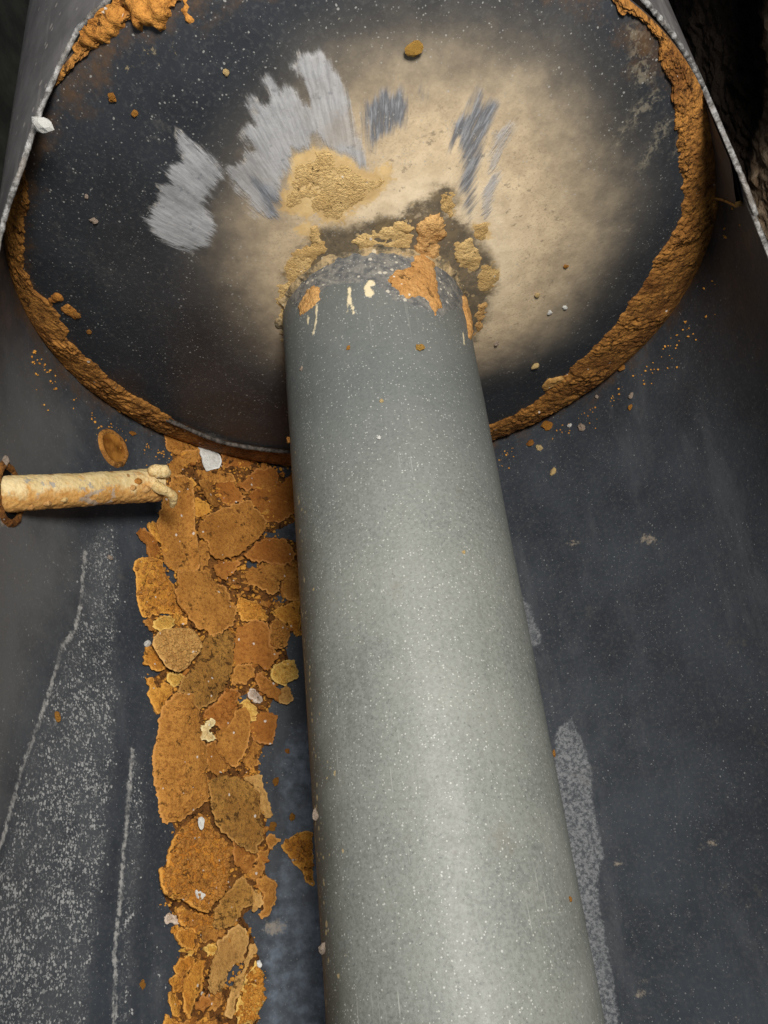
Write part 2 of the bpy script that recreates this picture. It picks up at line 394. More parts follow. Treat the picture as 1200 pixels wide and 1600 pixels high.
# --- the cut line, as y of the front edge against TH
eL = [on_cyl(x, y, R_OUT, True) for x, y in ((0, 350), (30, 262), (60, 170), (118, 45), (165, 0))]
eR = [on_cyl(x, y, R_OUT, True) for x, y in ((1010, 0), (1058, 58), (1085, 95))] + \
     [on_cyl(x, y, R_IN) for x, y in ((1112, 130), (1137, 190), (1152, 260), (1160, 302), (1180, 342), (1200, 400))]
D = math.radians
eL = sorted(eL, key=lambda q: q[0]); eR = sorted(eR, key=lambda q: q[0])
cutth = [-math.pi, -2.85] + [q[0] for q in eL] + [D(-122), D(-116), D(-112), D(-111)] + [D(108), D(109), ] + [q[0] for q in eR] + [2.75, math.pi]
cuty = [.055, .050] + [q[1] for q in eL] + [-.10, -.18, -.3, -.62] + [-.62, -.25] + [q[1] for q in eR] + [.050, .055]
srt = np.argsort(cutth); cutth = np.array(cutth)[srt]; cuty = np.array(cuty)[srt]
def cut_y(th): return np.interp(th, cutth, cuty)

NTH, NY = 640, 330
ths = np.linspace(-math.pi, math.pi, NTH + 1)
wob = .0009 * fbm(np.stack([ths*30, 0*ths, 0*ths], -1), 1., 4, 3) * (np.abs(ths) > D(104))
y0 = cut_y(ths) + wob
s = np.linspace(0, 1, NY)
YY = y0[:, None] + (.14 - y0[:, None]) * s[None] ** 1.0
TT = np.repeat(ths[:, None], NY, 1)
dent = lambda th, y: .0006 * fbm(np.stack([th*3, y*14, 0*y], -1), 1., 2, 5)
RR = R_IN + dent(TT.ravel(), YY.ravel())
V = cylP(TT.ravel(), YY.ravel(), RR)
UV = np.stack([TT.ravel()*R_IN, YY.ravel()], -1)
def wallpoly(pts): return [(lambda q: (q[0]*R_IN, q[1]))(on_cyl(x, y)) for x, y in pts]
chalk = sdf(UV, wallpoly([(133, 862), (148, 812), (182, 830), (190, 900), (190, 1000), (185, 1100), (180, 1200), (172, 1300), (160, 1400), (150, 1500), (138, 1640), (-40, 1640), (-30, 1400), (5, 1312), (35, 1205), (62, 1122), (80, 1080), (105, 1015), (121, 960)]))
chalk = np.maximum(chalk, sdf(UV, wallpoly([(205, 1170), (218, 1180), (232, 1300), (225, 1400), (212, 1500), (215, 1640), (178, 1640), (180, 1480), (190, 1330)])) - .001)
chalk = np.maximum(chalk, sdf(UV, wallpoly([(247, 1470), (256, 1475), (254, 1540), (250, 1640), (240, 1640)])) - .002)
chalk = np.maximum(chalk, sdf(UV, wallpoly([(150, 690), (160, 650), (185, 640), (165, 660), (157, 690), (165, 720), (158, 725)])) - .002)
line = np.minimum(sdf(UV, wallpoly([(133, 862), (126, 950), (117, 985), (97, 1012), (77, 1085), (60, 1130), (35, 1200), (5, 1310), (-20, 1380)]), False),
                  sdf(UV, wallpoly([(207, 1170), (200, 1260), (193, 1330), (188, 1400), (180, 1480), (179, 1640)]), False))
line = np.minimum(line, sdf(UV, wallpoly([(112, 912), (92, 886), (75, 868)]), False) + .0012)
line = np.minimum(line, sdf(UV, wallpoly([(140, 852), (122, 832), (108, 822)]), False) + .0012)
rub = sdf(UV, wallpoly([(868, 1140), (893, 1120), (908, 1150), (925, 1200), (928, 1260), (940, 1310), (943, 1340), (934, 1380), (940, 1430), (950, 1480), (962, 1540), (970, 1640), (900, 1640), (890, 1400), (860, 1250)]))
rub = np.maximum(rub, sdf(UV, wallpoly([(810, 925), (826, 940), (848, 1000), (838, 1014), (815, 1000)])))
smudge = np.full(len(UV), -.05)
for x, y, a in ((1012, 843, 13), (895, 850, 9), (1003, 845, 8), (1110, 1318, 10), (1098, 1322, 7), (1000, 1552, 11), (1005, 1530, 7), (1168, 1412, 6), (4, 815, 14), (965, 1350, 8), (430, 1450, 18), (1150, 1590, 6)):
    smudge = np.maximum(smudge, sdf(UV, wallpoly([(x + a*math.cos(q)*1.3, y + a*.8*math.sin(q)) for q in np.linspace(0, 6.28, 9)[:-1]])))
worn_lit = sdf(UV, wallpoly([(432, 1180), (470, 1130), (520, 1130), (540, 1640), (408, 1640), (420, 1450), (440, 1330)]))
worn_lit = np.maximum(worn_lit, sdf(UV, wallpoly([(440, 815), (520, 800), (520, 1000), (470, 990), (455, 930), (470, 860)])) - .002)
film = sdf(UV, wallpoly([(-30, 520), (60, 560), (120, 650), (90, 740), (70, 800), (110, 870), (100, 960), (40, 1080), (-10, 1200), (-60, 1200)]))
n_in = len(V)
F = grid_faces(NTH + 1, NY)
# outer face, coarser rows
NO = 24
so = np.linspace(0, 1, NO)
YO = y0[:, None] + (.14 - y0[:, None]) * so[None]
VO = cylP(np.repeat(ths[:, None], NO, 1).ravel(), YO.ravel(), R_OUT + dent(np.repeat(ths[:, None], NO, 1).ravel(), YO.ravel()))
FO = grid_faces(NTH + 1, NO)[:, ::-1] + n_in
shell_V = np.concatenate([V, VO]); pad = lambda a, v: np.concatenate([a, np.full(len(VO), v)])
shell = link('shell', shell_V, np.concatenate([F, FO]), [M['shell'], M['outer']], tank,
             attrs=dict(chalk=pad(chalk, -.05), line=pad(line, .05), rub=pad(rub, -.05), smudge=pad(smudge, -.05), worn_lit=pad(worn_lit, -.05), film=pad(film, -.05), seep=pad(np.clip((UV[:, 1] + .045)/.045, 0, 1)*.8, 0)))
shell.data.polygons.foreach_set('material_index', np.r_[np.zeros(len(F), np.int32), np.ones(len(FO), np.int32)])

# --- the bright raw edge: a burr a little proud of both faces
sel = np.where(np.abs(ths) > D(100))[0]
for side in (-1, 1):
    ii = np.array([i for i in sel if ths[i]*side > 0])
    tt = np.interp(np.linspace(0, 1, len(ii)*4), np.linspace(0, 1, len(ii)), ths[ii]); yy = np.interp(tt, ths, y0)
    n1 = fbm(np.stack([tt*90, yy*300, 0*tt], -1), 1., 3, 9); n2 = fbm(np.stack([tt*60, yy*200, 0*tt+7], -1), 1., 3, 11)
    prof = [(R_IN - .0001, .0018), (R_IN - .0004, .0004), (R_IN + .0002, -.0005), (R_OUT - .0002, -.0006), (R_OUT + .0003, .0004), (R_OUT + .0001, .0014)]
    ring = [cylP(tt, yy + b*(1 + .5*n2) - .0007*np.maximum(n1, 0), r + .0003*n1*(1 if j > 2 else -1)) for j, (r, b) in enumerate(prof)]
    link('cut_edge', np.stack(ring, 1).reshape(-1, 3), grid_faces(len(tt), len(prof)), M['edge'], shell)

# --- torn strip on the right: a sliver of sheet inside the shell, ending in a bright orange lip
q0, q1 = on_cyl(1113, 308, R_IN - .003), on_cyl(1152, 322, R_IN - .003)
ta = np.linspace(q0[0] - .002, D(121.5), 40); sb = np.linspace(0, 1, 14)
yf = np.interp(ta, [q0[0], q1[0]], [q0[1], q1[1]])
nn = 0*ta; yf = np.maximum(yf, cut_y(ta) + .0012); nn = .0006 * fbm(np.stack([ta*80, 0*ta, 0*ta], -1), 1., 3, 2)
T_, Y_ = np.repeat(ta[:, None], 14, 1), (yf + nn)[:, None] + (.0 - yf[:, None]) * sb[None]
inw = .0022*np.clip((D(120) - T_.ravel())/D(6), 0, 1); Vt = cylP(T_.ravel(), Y_.ravel(), R_IN - .0010 - inw); Vb = cylP(T_.ravel(), Y_.ravel(), R_IN - .0004 - .3*inw)
def mat_strip():
    k = NT('brown stained sheet'); a = k.noise(60, 5)
    return k.done(k.mix(a, (.055, .043, .039), (.095, .078, .07)), .6, spec=.3)
strip = link('torn_strip', np.r_[Vt, Vb], np.r_[grid_faces(40, 14), grid_faces(40, 14)[:, ::-1] + len(Vt)], mat_strip(), shell)
lipt = np.linspace(ta[0], min(ta[-1], q1[0] + .02), 60); lipy = np.interp(lipt, ta, yf + nn)
ring = [cylP(lipt, lipy + b, r + 0*lipt) for r, b in ((R_IN - .0036, .0012), (R_IN - .0040, -.0006), (R_IN - .0012, -.0009), (R_IN - .0008, .0010))]
link('torn_lip', np.stack(ring, 1).reshape(-1, 3), grid_faces(60, 4), M['pale'], shell)

# --- dome
NR, NA = 250, 620
rr = np.linspace(.045, R_IN, NR) ; rr = .045 + (R_IN - .045) * (1 - (1 - np.linspace(0, 1, NR)) ** 1.25)
aa = np.linspace(-math.pi, math.pi, NA + 1)[:-1]
AA, RRd = np.repeat(aa[:, None], NR, 1).ravel(), np.tile(rr, NA)
XZ = np.stack([RRd*np.sin(AA), -RRd*np.cos(AA)], -1)
V = np.stack([XZ[:, 0], dome_y(RRd) + .0009*fbm(np.c_[XZ, 0*AA], 22, 3, 21), XZ[:, 1]], -1)
dpoly = lambda pts: [on_dome(x, y) for x, y in pts]
tan = sdf(XZ, dpoly([(545, 150), (620, 118), (740, 122), (820, 150), (872, 200), (908, 260), (928, 330), (916, 405), (890, 462), (848, 512), (790, 550), (740, 566), (600, 540), (470, 545), (430, 505), (405, 460), (392, 410), (398, 370), (408, 330), (425, 300), (460, 250), (510, 200)]))
scrape = np.full(len(XZ), -.05)
for pl in ([(280, 208), (312, 235), (345, 257), (352, 272), (340, 287), (333, 300), (322, 318), (332, 340), (335, 365), (325, 385), (300, 393), (275, 388), (258, 378), (240, 365), (222, 340), (236, 332), (245, 310), (240, 298), (262, 285), (265, 262), (282, 250), (274, 228)],
           [(352, 262), (372, 252), (390, 235), (372, 205), (398, 192), (388, 165), (392, 150), (418, 162), (428, 150), (412, 125), (418, 112), (440, 135), (462, 142), (482, 158), (470, 130), (455, 105), (456, 75), (476, 86), (497, 80), (515, 95), (530, 118), (545, 145), (552, 160), (548, 172), (562, 215), (575, 250), (584, 274), (545, 245), (520, 234), (500, 226), (487, 212), (480, 236), (460, 232), (452, 245), (450, 268), (440, 285), (438, 300), (437, 345), (420, 342), (398, 332), (385, 315), (368, 300)],
           [(770, 205), (802, 190), (800, 205), (787, 235), (780, 270), (772, 310), (763, 345), (754, 350), (751, 330), (757, 290), (762, 260)]):
    scrape = np.maximum(scrape, sdf(XZ, dpoly(pl)))
slate = np.full(len(XZ), -.05)
for pl in ([(570, 162), (586, 155), (605, 138), (612, 150), (630, 143), (640, 165), (635, 185), (632, 203), (622, 195), (613, 208), (600, 215), (592, 222), (582, 242), (576, 235), (572, 205), (568, 180)],
           [(652, 142), (660, 126), (663, 150), (655, 162)],
           [(708, 190), (735, 177), (750, 143), (755, 165), (766, 158), (776, 165), (767, 185), (758, 215), (751, 245), (746, 280), (741, 320), (734, 342), (721, 312), (718, 290), (720, 235), (715, 215), (705, 240)],
           [(385, 270), (420, 290), (436, 310), (437, 345), (420, 340), (400, 310)]):
    slate = np.maximum(slate, sdf(XZ, dpoly(pl)))
damp_shade = sdf(XZ, dpoly([(462, 402), (478, 368), (500, 352), (545, 347), (600, 327), (640, 305), (665, 290), (700, 280), (716, 286), (722, 320), (742, 352), (762, 385), (778, 412), (782, 450), (766, 500), (742, 535), (700, 520), (600, 480), (500, 470), (470, 440)]))
damp_shade = np.maximum(damp_shade, sdf(XZ, dpoly([(778, 312), (786, 305), (795, 328), (788, 340), (778, 330)])))
damp_shade = np.maximum(damp_shade, sdf(XZ, dpoly([(432, 425), (452, 420), (456, 440), (440, 448)])))
smear = np.full(len(XZ), -.05)
for pl in ([(978, 40), (1000, 36), (1016, 70), (1024, 130), (1002, 142), (985, 135), (978, 90)], [(1030, 128), (1042, 150), (1010, 185), (985, 210), (958, 240), (947, 232), (958, 212), (985, 170)],
           [(1040, 165), (1055, 200), (1030, 240), (1000, 270), (985, 265), (1005, 230)], [(1060, 210), (1066, 235), (1045, 250)], [(962, 370), (990, 347), (993, 352), (975, 374)]):
    smear = np.maximum(smear, sdf(XZ, dpoly(pl)))
splash = np.maximum(sdf(XZ, dpoly([(180, 105), (200, 70), (245, 55), (290, 45), (285, 95), (250, 110), (215, 130), (208, 160), (200, 125)])) - .004,
                    sdf(XZ, dpoly([(200, 210), (212, 215), (245, 260), (250, 268), (232, 272), (208, 235)])) - .008)
OCH = [(482, 212), (497, 226), (512, 228), (525, 240), (545, 252), (565, 262), (584, 274), (594, 262), (608, 250), (614, 280), (604, 296), (592, 308), (572, 322), (548, 330), (538, 350), (512, 352), (482, 340), (444, 330), (438, 302), (447, 286), (451, 264), (453, 240), (470, 243), (478, 234)]
ochre = sdf(XZ, dpoly(OCH))
for pl in ([(430, 415), (470, 385), (500, 400), (490, 440), (450, 455)], [(690, 300), (716, 292), (716, 330), (700, 345), (685, 330)], [(742, 410), (775, 405), (788, 430), (775, 460), (750, 466)], [(560, 360), (600, 340), (640, 340), (640, 375), (600, 380)], [(735, 350), (770, 340), (775, 375), (745, 385)], [(455, 350), (500, 340), (512, 380), (470, 385)]):
    ochre = np.maximum(ochre, sdf(XZ, dpoly(pl)) - .002)
polar = np.stack([AA*26, RRd*24, 0*AA], -1)
dome = link('dome', V, grid_faces(NA, NR, True)[:, ::-1], M['dome'], tank, attrs=dict(tan=tan, scrape=scrape, slate=slate, damp_shade=damp_shade, smear=smear, splash=splash, ochre=ochre, seep=np.clip((RRd - .166)/.03, 0, 1)*.75, polar=polar))

# --- rolled lip of the dome skirt, seen along the bottom left
lq = sorted((math.atan2(q[0], -q[1]), math.hypot(*q)) for q in (on_dome(x, y) for x, y in ((262, 652), (285, 662), (350, 688), (400, 697), (450, 702), (560, 704), (690, 688))))
lt = np.linspace(lq[0][0], lq[-1][0], 200); lr = np.interp(lt, [q[0] for q in lq], [q[1] for q in lq])
nz = fbm(np.stack([lt*120, 0*lt, 0*lt], -1), 1., 3, 4)
rl = []
for q in np.linspace(0, 2*math.pi, 9)[:-1]:
    rad = .0015 + .0008*nz
    rl.append(np.stack([(lr + rad*np.cos(q))*np.sin(lt), dome_y(lr) - .0022 + rad*np.sin(q), -(lr + rad*np.cos(q))*np.cos(lt)], -1))
rl.append(rl[0])
def mat_lip():
    k = NT('dusty skirt lip'); a = k.noise(300, 4, .7)
    return k.done(k.mix(k.step(a, .35, .65), (.03, .026, .023), (.13, .11, .095)), .8, spec=.2)
link('skirt_lip', np.stack(rl, 1).reshape(-1, 3), grid_faces(len(lt), 9), mat_lip(), dome)

# --- flue pipe
FY = np.r_[np.linspace(.0, -.12, 150), np.linspace(-.121, -.62, 130)]
FT = np.linspace(-math.pi, math.pi, 361)[:-1]
TT, YY = np.repeat(FT[:, None], len(FY), 1).ravel(), np.tile(FY, len(FT))
UVf = np.stack([TT*R_FLUE, YY], -1)
# front of the pipe is TH = pi: use the angle from there, so that there is no jump in view
UVf[:, 0] = np.where(TT > 0, TT - math.pi, TT + math.pi) * R_FLUE
def fl(px, py, R=R_FLUE):
    th, y = on_cyl(px, py, R, True); th = th - math.pi if th > 0 else th + math.pi
    return th*R_FLUE, y
fpoly = lambda pts: [fl(x, y) for x, y in pts]
collar = sdf(UVf, fpoly([(452, 470), (470, 485), (490, 470), (505, 452), (540, 442), (575, 440), (600, 452), (618, 470), (650, 478), (690, 494), (715, 480), (728, 490), (736, 540), (742, 400), (700, 340), (600, 330), (500, 340), (452, 400)]))
mud = np.maximum(sdf(UVf, fpoly([(505, 385), (540, 372), (590, 378), (615, 395), (612, 420), (592, 425), (585, 395), (545, 385), (510, 400)])) - .004,
                 sdf(UVf, fpoly([(595, 345), (655, 345), (655, 410), (600, 400)])) - .001)
mud = np.maximum(mud, sdf(UVf, fpoly([(700, 410), (735, 400), (750, 440), (735, 470), (712, 450)])) - .003)
drip = np.full(len(UVf), -.05)
for pl in ([(543, 448), (549, 448), (550, 468), (556, 490), (551, 492), (546, 475), (543, 490), (540, 488), (542, 465)], [(568, 448), (575, 437), (586, 438), (588, 446), (580, 448), (586, 458), (580, 466), (570, 462)],
           [(493, 470), (497, 478), (495, 505), (490, 526), (487, 524), (492, 500)], [(480, 492), (484, 495), (482, 510), (479, 508)], [(722, 518), (725, 518), (727, 540), (724, 540)]):
    drip = np.maximum(drip, sdf(UVf, fpoly(pl)))
edge_th = UVf[:, 0] / R_FLUE
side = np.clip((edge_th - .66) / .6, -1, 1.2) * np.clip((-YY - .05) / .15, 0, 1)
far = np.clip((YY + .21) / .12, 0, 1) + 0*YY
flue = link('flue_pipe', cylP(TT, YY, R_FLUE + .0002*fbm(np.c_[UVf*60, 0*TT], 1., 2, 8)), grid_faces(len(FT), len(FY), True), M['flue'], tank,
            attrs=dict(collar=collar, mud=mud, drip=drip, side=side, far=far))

# ------------------------------------------------------------------ plates and crusts cut to an outline
def resample(poly, step, jag, seed):
    out = []; P = np.asarray(poly, float); n = len(P)
    for i in range(n):
        a, b = P[i], P[(i+1) % n]; L = np.hypot(*(b-a)); k = max(1, int(round(L/step)))
        for j in range(k): out.append(a + (b-a)*j/k)
    Q = np.array(out)
    for _ in range(1): Q = .5*Q + .25*(np.roll(Q, 1, 0) + np.roll(Q, -1, 0))
    N = np.roll(Q, -1, 0) - np.roll(Q, 1, 0); N = np.stack([N[:, 1], -N[:, 0]], -1) / (np.linalg.norm(N, axis=1)[:, None] + 1e-12)
    P3 = np.c_[Q, np.full(len(Q), seed*.37)]
    return Q + N * (jag * (fbm(P3, 260, 2, seed) + .8*fbm(P3, 900, 1, seed+1)))[:, None]
def cdt(poly, step, jag, seed, grid):
    B = resample(poly, step, jag, seed)
    lo, hi = B.min(0), B.max(0)
    gx, gy = np.meshgrid(np.arange(lo[0], hi[0], grid), np.arange(lo[1], hi[1], grid*.87))
    gx = gx + (np.arange(gx.shape[0]) % 2)[:, None]*grid*.5
    G = np.c_[gx.ravel(), gy.ravel()] + RNG.uniform(-.22, .22, (gx.size, 2))*grid
    G = G[sdf(G, B) > grid*.45]
    n = len(B)
    vs, es, fs, *_ = delaunay_2d_cdt([Vector(p) for p in np.r_[B, G]], [(i, (i+1) % n) for i in range(n)], [], 1, 1e-7)
    P = np.array([tuple(v) for v in vs])
    return P, [tuple(f) for f in fs], sdf(P, B)
def lumps(P, size, seed):
    """rounded grains, 0..1"""
    rg = np.random.default_rng(seed); lo, hi = P.min(0) - size, P.max(0) + size
    n = int(np.prod(hi - lo) / size**2 * 1.5) + 1
    C = rg.uniform(lo, hi, (n, 2)); rd = rg.uniform(.5, 1.25, n)*size; hh = rg.uniform(.35, 1, n)
    out = np.zeros(len(P))
    for c, r, h in zip(C, rd, hh):
        d = np.hypot(*(P - c).T) / r
        k = d < 1
        out[k] = np.maximum(out[k], h*np.sqrt(1 - d[k]**2))
    return out
import bmesh
_b = bmesh.new(); bmesh.ops.create_icosphere(_b, subdivisions=1, radius=1)
IV = np.array([tuple(v.co) for v in _b.verts]); IF = [tuple(x.index for x in f.verts) for f in _b.faces]; _b.free()
def boundary(fs):
    cnt = {}
    for f in fs:
        for a, b in zip(f, f[1:] + f[:1]): cnt[(a, b)] = 1
    return [(a, b) for a, b in cnt if (b, a) not in cnt]

def plate(name, pts, org, h, thick, mat, tilt=(0, 0), jag=.0004, grain=0., gsize=.0022, bow=0., grid=.0022, ridge=None, seed=1, sc=4., loose=0, lmat='orange', shrink=0.):
    """a loose flake lying on the tank floor, H above the enamel"""
    R = R_IN - h
    px = [(org[0] + x/sc, org[1] + y/sc) for x, y in pts]
    poly = np.array([(lambda q: (q[0]*R, q[1]))(on_cyl(x, y, R)) for x, y in px])
    cc = poly.mean(0); L0 = np.linalg.norm(poly - cc, axis=1)[:, None]; poly = cc + (poly - cc)*(1 - shrink/np.maximum(L0, .003))
    P, fs, d = cdt(poly, .0011, jag, seed, grid)
    c = P.mean(0); L = P - c; mx = max(d.max(), 1e-4)
    P3 = np.c_[P, np.full(len(P), seed*.11)]
    edge = np.clip(d/.0011, 0, 1)
    z = L[:, 0]*tilt[0] + L[:, 1]*tilt[1] + bow*(1 - (1 - np.clip(d/mx, 0, 1))**2) + .0007*fbm(P3, 70, 3, seed) + .00022*fbm(P3, 420, 2, seed+3)
    zb = z - thick*(.55 + .45*np.clip(d/.004, 0, 1))
    led = fbm(np.c_[P, np.full(len(P), seed*.53)], 110, 3, seed+21)
    z = z - .00055*(1 - np.clip((d - .0016 - .0034*led)/.0005, 0, 1)) - .0004*(1 - np.clip((d - .0050 - .006*led)/.0005, 0, 1))
    z = z - thick*.10*(1 - edge)**2 + .00028*fbm(P3, 900, 2, seed+9)
    rc = np.random.default_rng(seed + 5); ca = rc.uniform(0, 6.28); ext = np.abs(L).max()
    z = z + rc.uniform(.0008, .0034)*np.clip((L @ np.array([math.cos(ca), math.sin(ca)]))/ext, 0, 1)**2
    if grain: z = z + grain*lumps(P, gsize, seed)*np.clip(d/.0015, .1, 1)
    if ridge:
        rp = np.array([(lambda q: (q[0]*R, q[1]))(on_cyl(org[0] + x/sc, org[1] + y/sc, R)) for x, y in ridge])
        z = z + .0045*np.exp(-(sdf(P, rp, False)/.0028)**2)
    th0 = c[0]/R; N = np.array([-math.sin(th0), 0, math.cos(th0)]); T = np.array([math.cos(th0), 0, math.sin(th0)])
    C0 = cylP(np.array(th0), np.array(c[1]), R)
    def lift(zz):
        sag = R - np.sqrt(np.maximum(R*R - L[:, 0]**2, 0))
        return C0 + L[:, :1]*T + L[:, 1:]*np.array([0, 1, 0]) + (zz + .6*sag)[:, None]*N
    n = len(P); bd = boundary(fs); bi = sorted({i for e in bd for i in e}); loc = {i: j for j, i in enumerate(bi)}; nb_ = len(bi)
    top, bot = lift(z), lift(zb)
    V = np.r_[top, bot, top[bi], bot[bi]]
    FF = list(fs) + [tuple(i + n for i in f[::-1]) for f in fs] + [(2*n + loc[b], 2*n + loc[a], 2*n + nb_ + loc[a], 2*n + nb_ + loc[b]) for a, b in bd]
    rim = 1 - np.clip(d/.0024, 0, 1)
    if loose:
        rg = np.random.default_rng(seed + 55); ok = np.where(d > .0008)[0]; ids = rg.choice(ok, min(loose, len(ok)), replace=False)
        gv, gf = [], []
        for q, i in enumerate(ids):
            r = rg.uniform(.0006, .0019); w = IV*(1 + rg.uniform(-.35, .35, IV.shape))*r*np.array([1, .9, .75])
            gv.append(w @ np.array(Matrix.Rotation(rg.uniform(0, 6.3), 3, Vector(rg.normal(size=3)))) + V[i] + N*r*.2); gf += [tuple(x + q*len(IV) for x in f) for f in IF]
        extra = (np.concatenate(gv), gf)
    ob = link(name, V, FF, mat, attrs=dict(rim=np.r_[rim, 0*rim, np.ones(2*nb_)*.6]))
    if loose: tag(link('grains', extra[0], extra[1], M[lmat], ob, smooth=False), None, None, None, 'stuff')
    return ob

def crust(name, poly, surf, T, mat, parent, jag=.0008, grain=.0012, gsize=.002, grid=.0014, seed=1, soft=.003, hole=None, rough=.0008):
    """a crust grown on a surface; poly in the surface's own metric coordinates"""
    P, fs, d = cdt(np.array(poly), .0013, jag, seed, grid)
    P3 = np.c_[P, np.full(len(P), seed*.13)]
    k = np.clip(d/soft, 0, 1)**.5
    z = -.0004 + k*(T + rough*fbm(P3, 120, 3, seed) + grain*lumps(P, gsize, seed))
    pos, nrm = surf(P)
    return link(name, pos + nrm*z[:, None], fs, mat, parent)
def s_shell(P, R=R_IN):
    th = P[:, 0]/R; return cylP(th, P[:, 1], R), np.stack([-np.sin(th), 0*th, np.cos(th)], -1)
def s_flue(P):
    th = P[:, 0]/R_FLUE + math.pi; return cylP(th, P[:, 1], R_FLUE), np.stack([np.sin(th), 0*th, -np.cos(th)], -1)
def s_dome(P):
    r = np.hypot(P[:, 0], P[:, 1]); e = 1e-4; sl = (dome_y(np.minimum(r+e, R_IN)) - dome_y(r-e))/(2*e)
    n = np.stack([sl*P[:, 0]/r, -np.ones(len(r)), sl*P[:, 1]/r], -1)
    return np.stack([P[:, 0], dome_y(r), P[:, 1]], -1), n/np.linalg.norm(n, axis=1)[:, None]

# --- rust seam round the foot of the dome: a crusted fillet, its width read off along the seam
def seam(outer, inner, t0, t1, seed, mat='seam', amp=1.):
    o = sorted(on_cyl(x, y, R_IN - .0006) for x, y in outer)
    i = sorted((math.atan2(q[0], -q[1]), math.hypot(*q)) for q in (on_dome(x, y) for x, y in inner))
    n = int(abs(t1 - t0)*R_IN/.0009); th = np.linspace(t0, t1, n); K = 32
    yo = np.interp(th, [q[0] for q in o], [q[1] for q in o]); ri = np.interp(th, [q[0] for q in i], [q[1] for q in i])
    yo = np.minimum(yo, -.0015); ri = np.clip(ri, .13, R_IN - .002)
    P1 = np.c_[th*R_IN*1., 0*th, 0*th]
    yo = yo + .0016*fbm(P1, 190, 3, seed) + .0012*fbm(P1, 600, 2, seed+7); ri = ri + .0018*fbm(P1, 170, 3, seed+1) + .0012*fbm(P1, 650, 2, seed+8)
    brk = np.clip(fbm(P1, 34, 3, seed+12)*1.5 + .1, -1, .35); yo = yo - .007*brk + .0026; ri = ri - .006*brk + .0026
    yo = np.minimum(yo, -.0012); ri = np.clip(ri, .13, R_IN - .002)
    w = np.linspace(0, 1, K)
    A = np.stack([np.full(n, R_IN), yo], -1); B = np.stack([ri, dome_y(ri)], -1)
    Cn = np.stack([np.full(n, R_IN + .001), np.full(n, .002)], -1)          # the corner behind
    G = (1-w)[None, :, None]*A[:, None] + w[None, :, None]*B[:, None]
    flat = G.copy()
    # follow the dome where the crust is wide: never below it
    rad = G[..., 0]; yy = np.minimum(G[..., 1], dome_y(np.minimum(rad, R_IN)) - .0008)
    fade = np.clip(np.minimum(w, 1-w)*6, 0, 1)[None] ** .6
    Q = np.c_[np.repeat(th[:, None], K, 1).ravel()*R_IN, np.tile(w, n)*.036, np.zeros(n*K)]; amp = amp*np.clip(.75 + 1.1*fbm(P1, 45, 3, seed+15), .15, 1.4)[:, None]
    nz = (.0014*fbm(Q, 130, 3, seed+2) + .0013*fbm(Q, 520, 3, seed+3)).reshape(n, K)
    lm = (.6*lumps(Q[:, :2], .0034, seed+5) + .8*lumps(Q[:, :2], .0017, seed+6)).reshape(n, K)
    yy = yy - amp*fade*(.0004 + 1.25*nz + .0021*lm) + (1 - fade)*.0012
    yy = yy + amp*fade*.0006; rad = rad - amp*fade*(.0003 + .6*nz + .0007*lm)
    V = np.stack([rad*np.sin(th)[:, None], yy, -rad*np.cos(th)[:, None]], -1).reshape(-1, 3)
    return link('rust_seam', V, grid_faces(n, K), M[mat], tank)
th_ = lambda x, y: on_cyl(x, y, R_IN)[0]
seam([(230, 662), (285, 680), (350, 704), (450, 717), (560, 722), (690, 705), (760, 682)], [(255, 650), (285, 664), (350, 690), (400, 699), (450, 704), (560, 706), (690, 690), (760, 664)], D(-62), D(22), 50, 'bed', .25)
seam([(282, 668), (245, 655), (200, 642), (145, 610), (100, 555), (68, 500), (40, 430), (20, 345), (22, 300), (35, 250)],
     [(285, 663), (245, 636), (200, 612), (130, 540), (95, 478), (64, 455), (58, 400), (50, 350), (45, 290), (45, 240), (52, 200), (60, 150), (78, 112), (108, 80), (140, 80), (168, 70), (185, 50), (205, 42), (240, 30), (262, 22)], -math.pi + .32, th_(285, 668), 40)
seam([(765, 682), (830, 656), (880, 632), (935, 597), (985, 556), (1022, 500), (1060, 458), (1076, 420), (1098, 350), (1112, 290), (1114, 220), (1107, 170)],
     [(755, 662), (830, 630), (860, 602), (900, 560), (960, 500), (1000, 432), (1035, 370), (1052, 300), (1056, 240), (1055, 190), (1035, 120), (1010, 55), (995, 22), (965, 26), (938, 5), (930, -20)], th_(690, 702), math.pi - .35, 60)

# --- crusts on dome and flue
dp = lambda pts: [on_dome(x, y) for x, y in pts]
crust('ochre_crust', dp([(487, 212), (497, 230), (512, 230), (525, 242), (545, 254), (560, 264), (584, 277), (592, 266), (606, 252), (611, 278), (600, 292), (590, 305), (570, 318), (545, 325), (536, 344), (512, 346), (485, 334), (446, 326), (441, 302), (450, 286), (453, 266), (455, 242), (470, 246), (480, 236)]), s_dome, .0003, M['ochre'], dome, jag=.0016, grain=.0006, gsize=.0012, grid=.0011, seed=101, soft=.006, rough=.0006)
crust('ochre_crust', dp([(480, 355), (498, 350), (500, 370), (508, 382), (494, 384), (484, 372)]), s_dome, .0012, M['ochre'], dome, grain=.0005, seed=102, jag=.0014, grid=.001)
crust('ochre_crust', dp([(612, 348), (630, 344), (650, 356), (636, 366), (626, 362), (618, 372), (612, 362)]), s_dome, .001, M['ochre'], dome, grain=.0006, seed=103, jag=.0014, grid=.001)
crust('ochre_crust', dp([(740, 352), (760, 345), (768, 355), (764, 374), (750, 378), (740, 370)]), s_dome, .0004, M['ochre'], dome, grain=.0008, gsize=.0014, soft=.005, seed=104, jag=.0014, grid=.001)
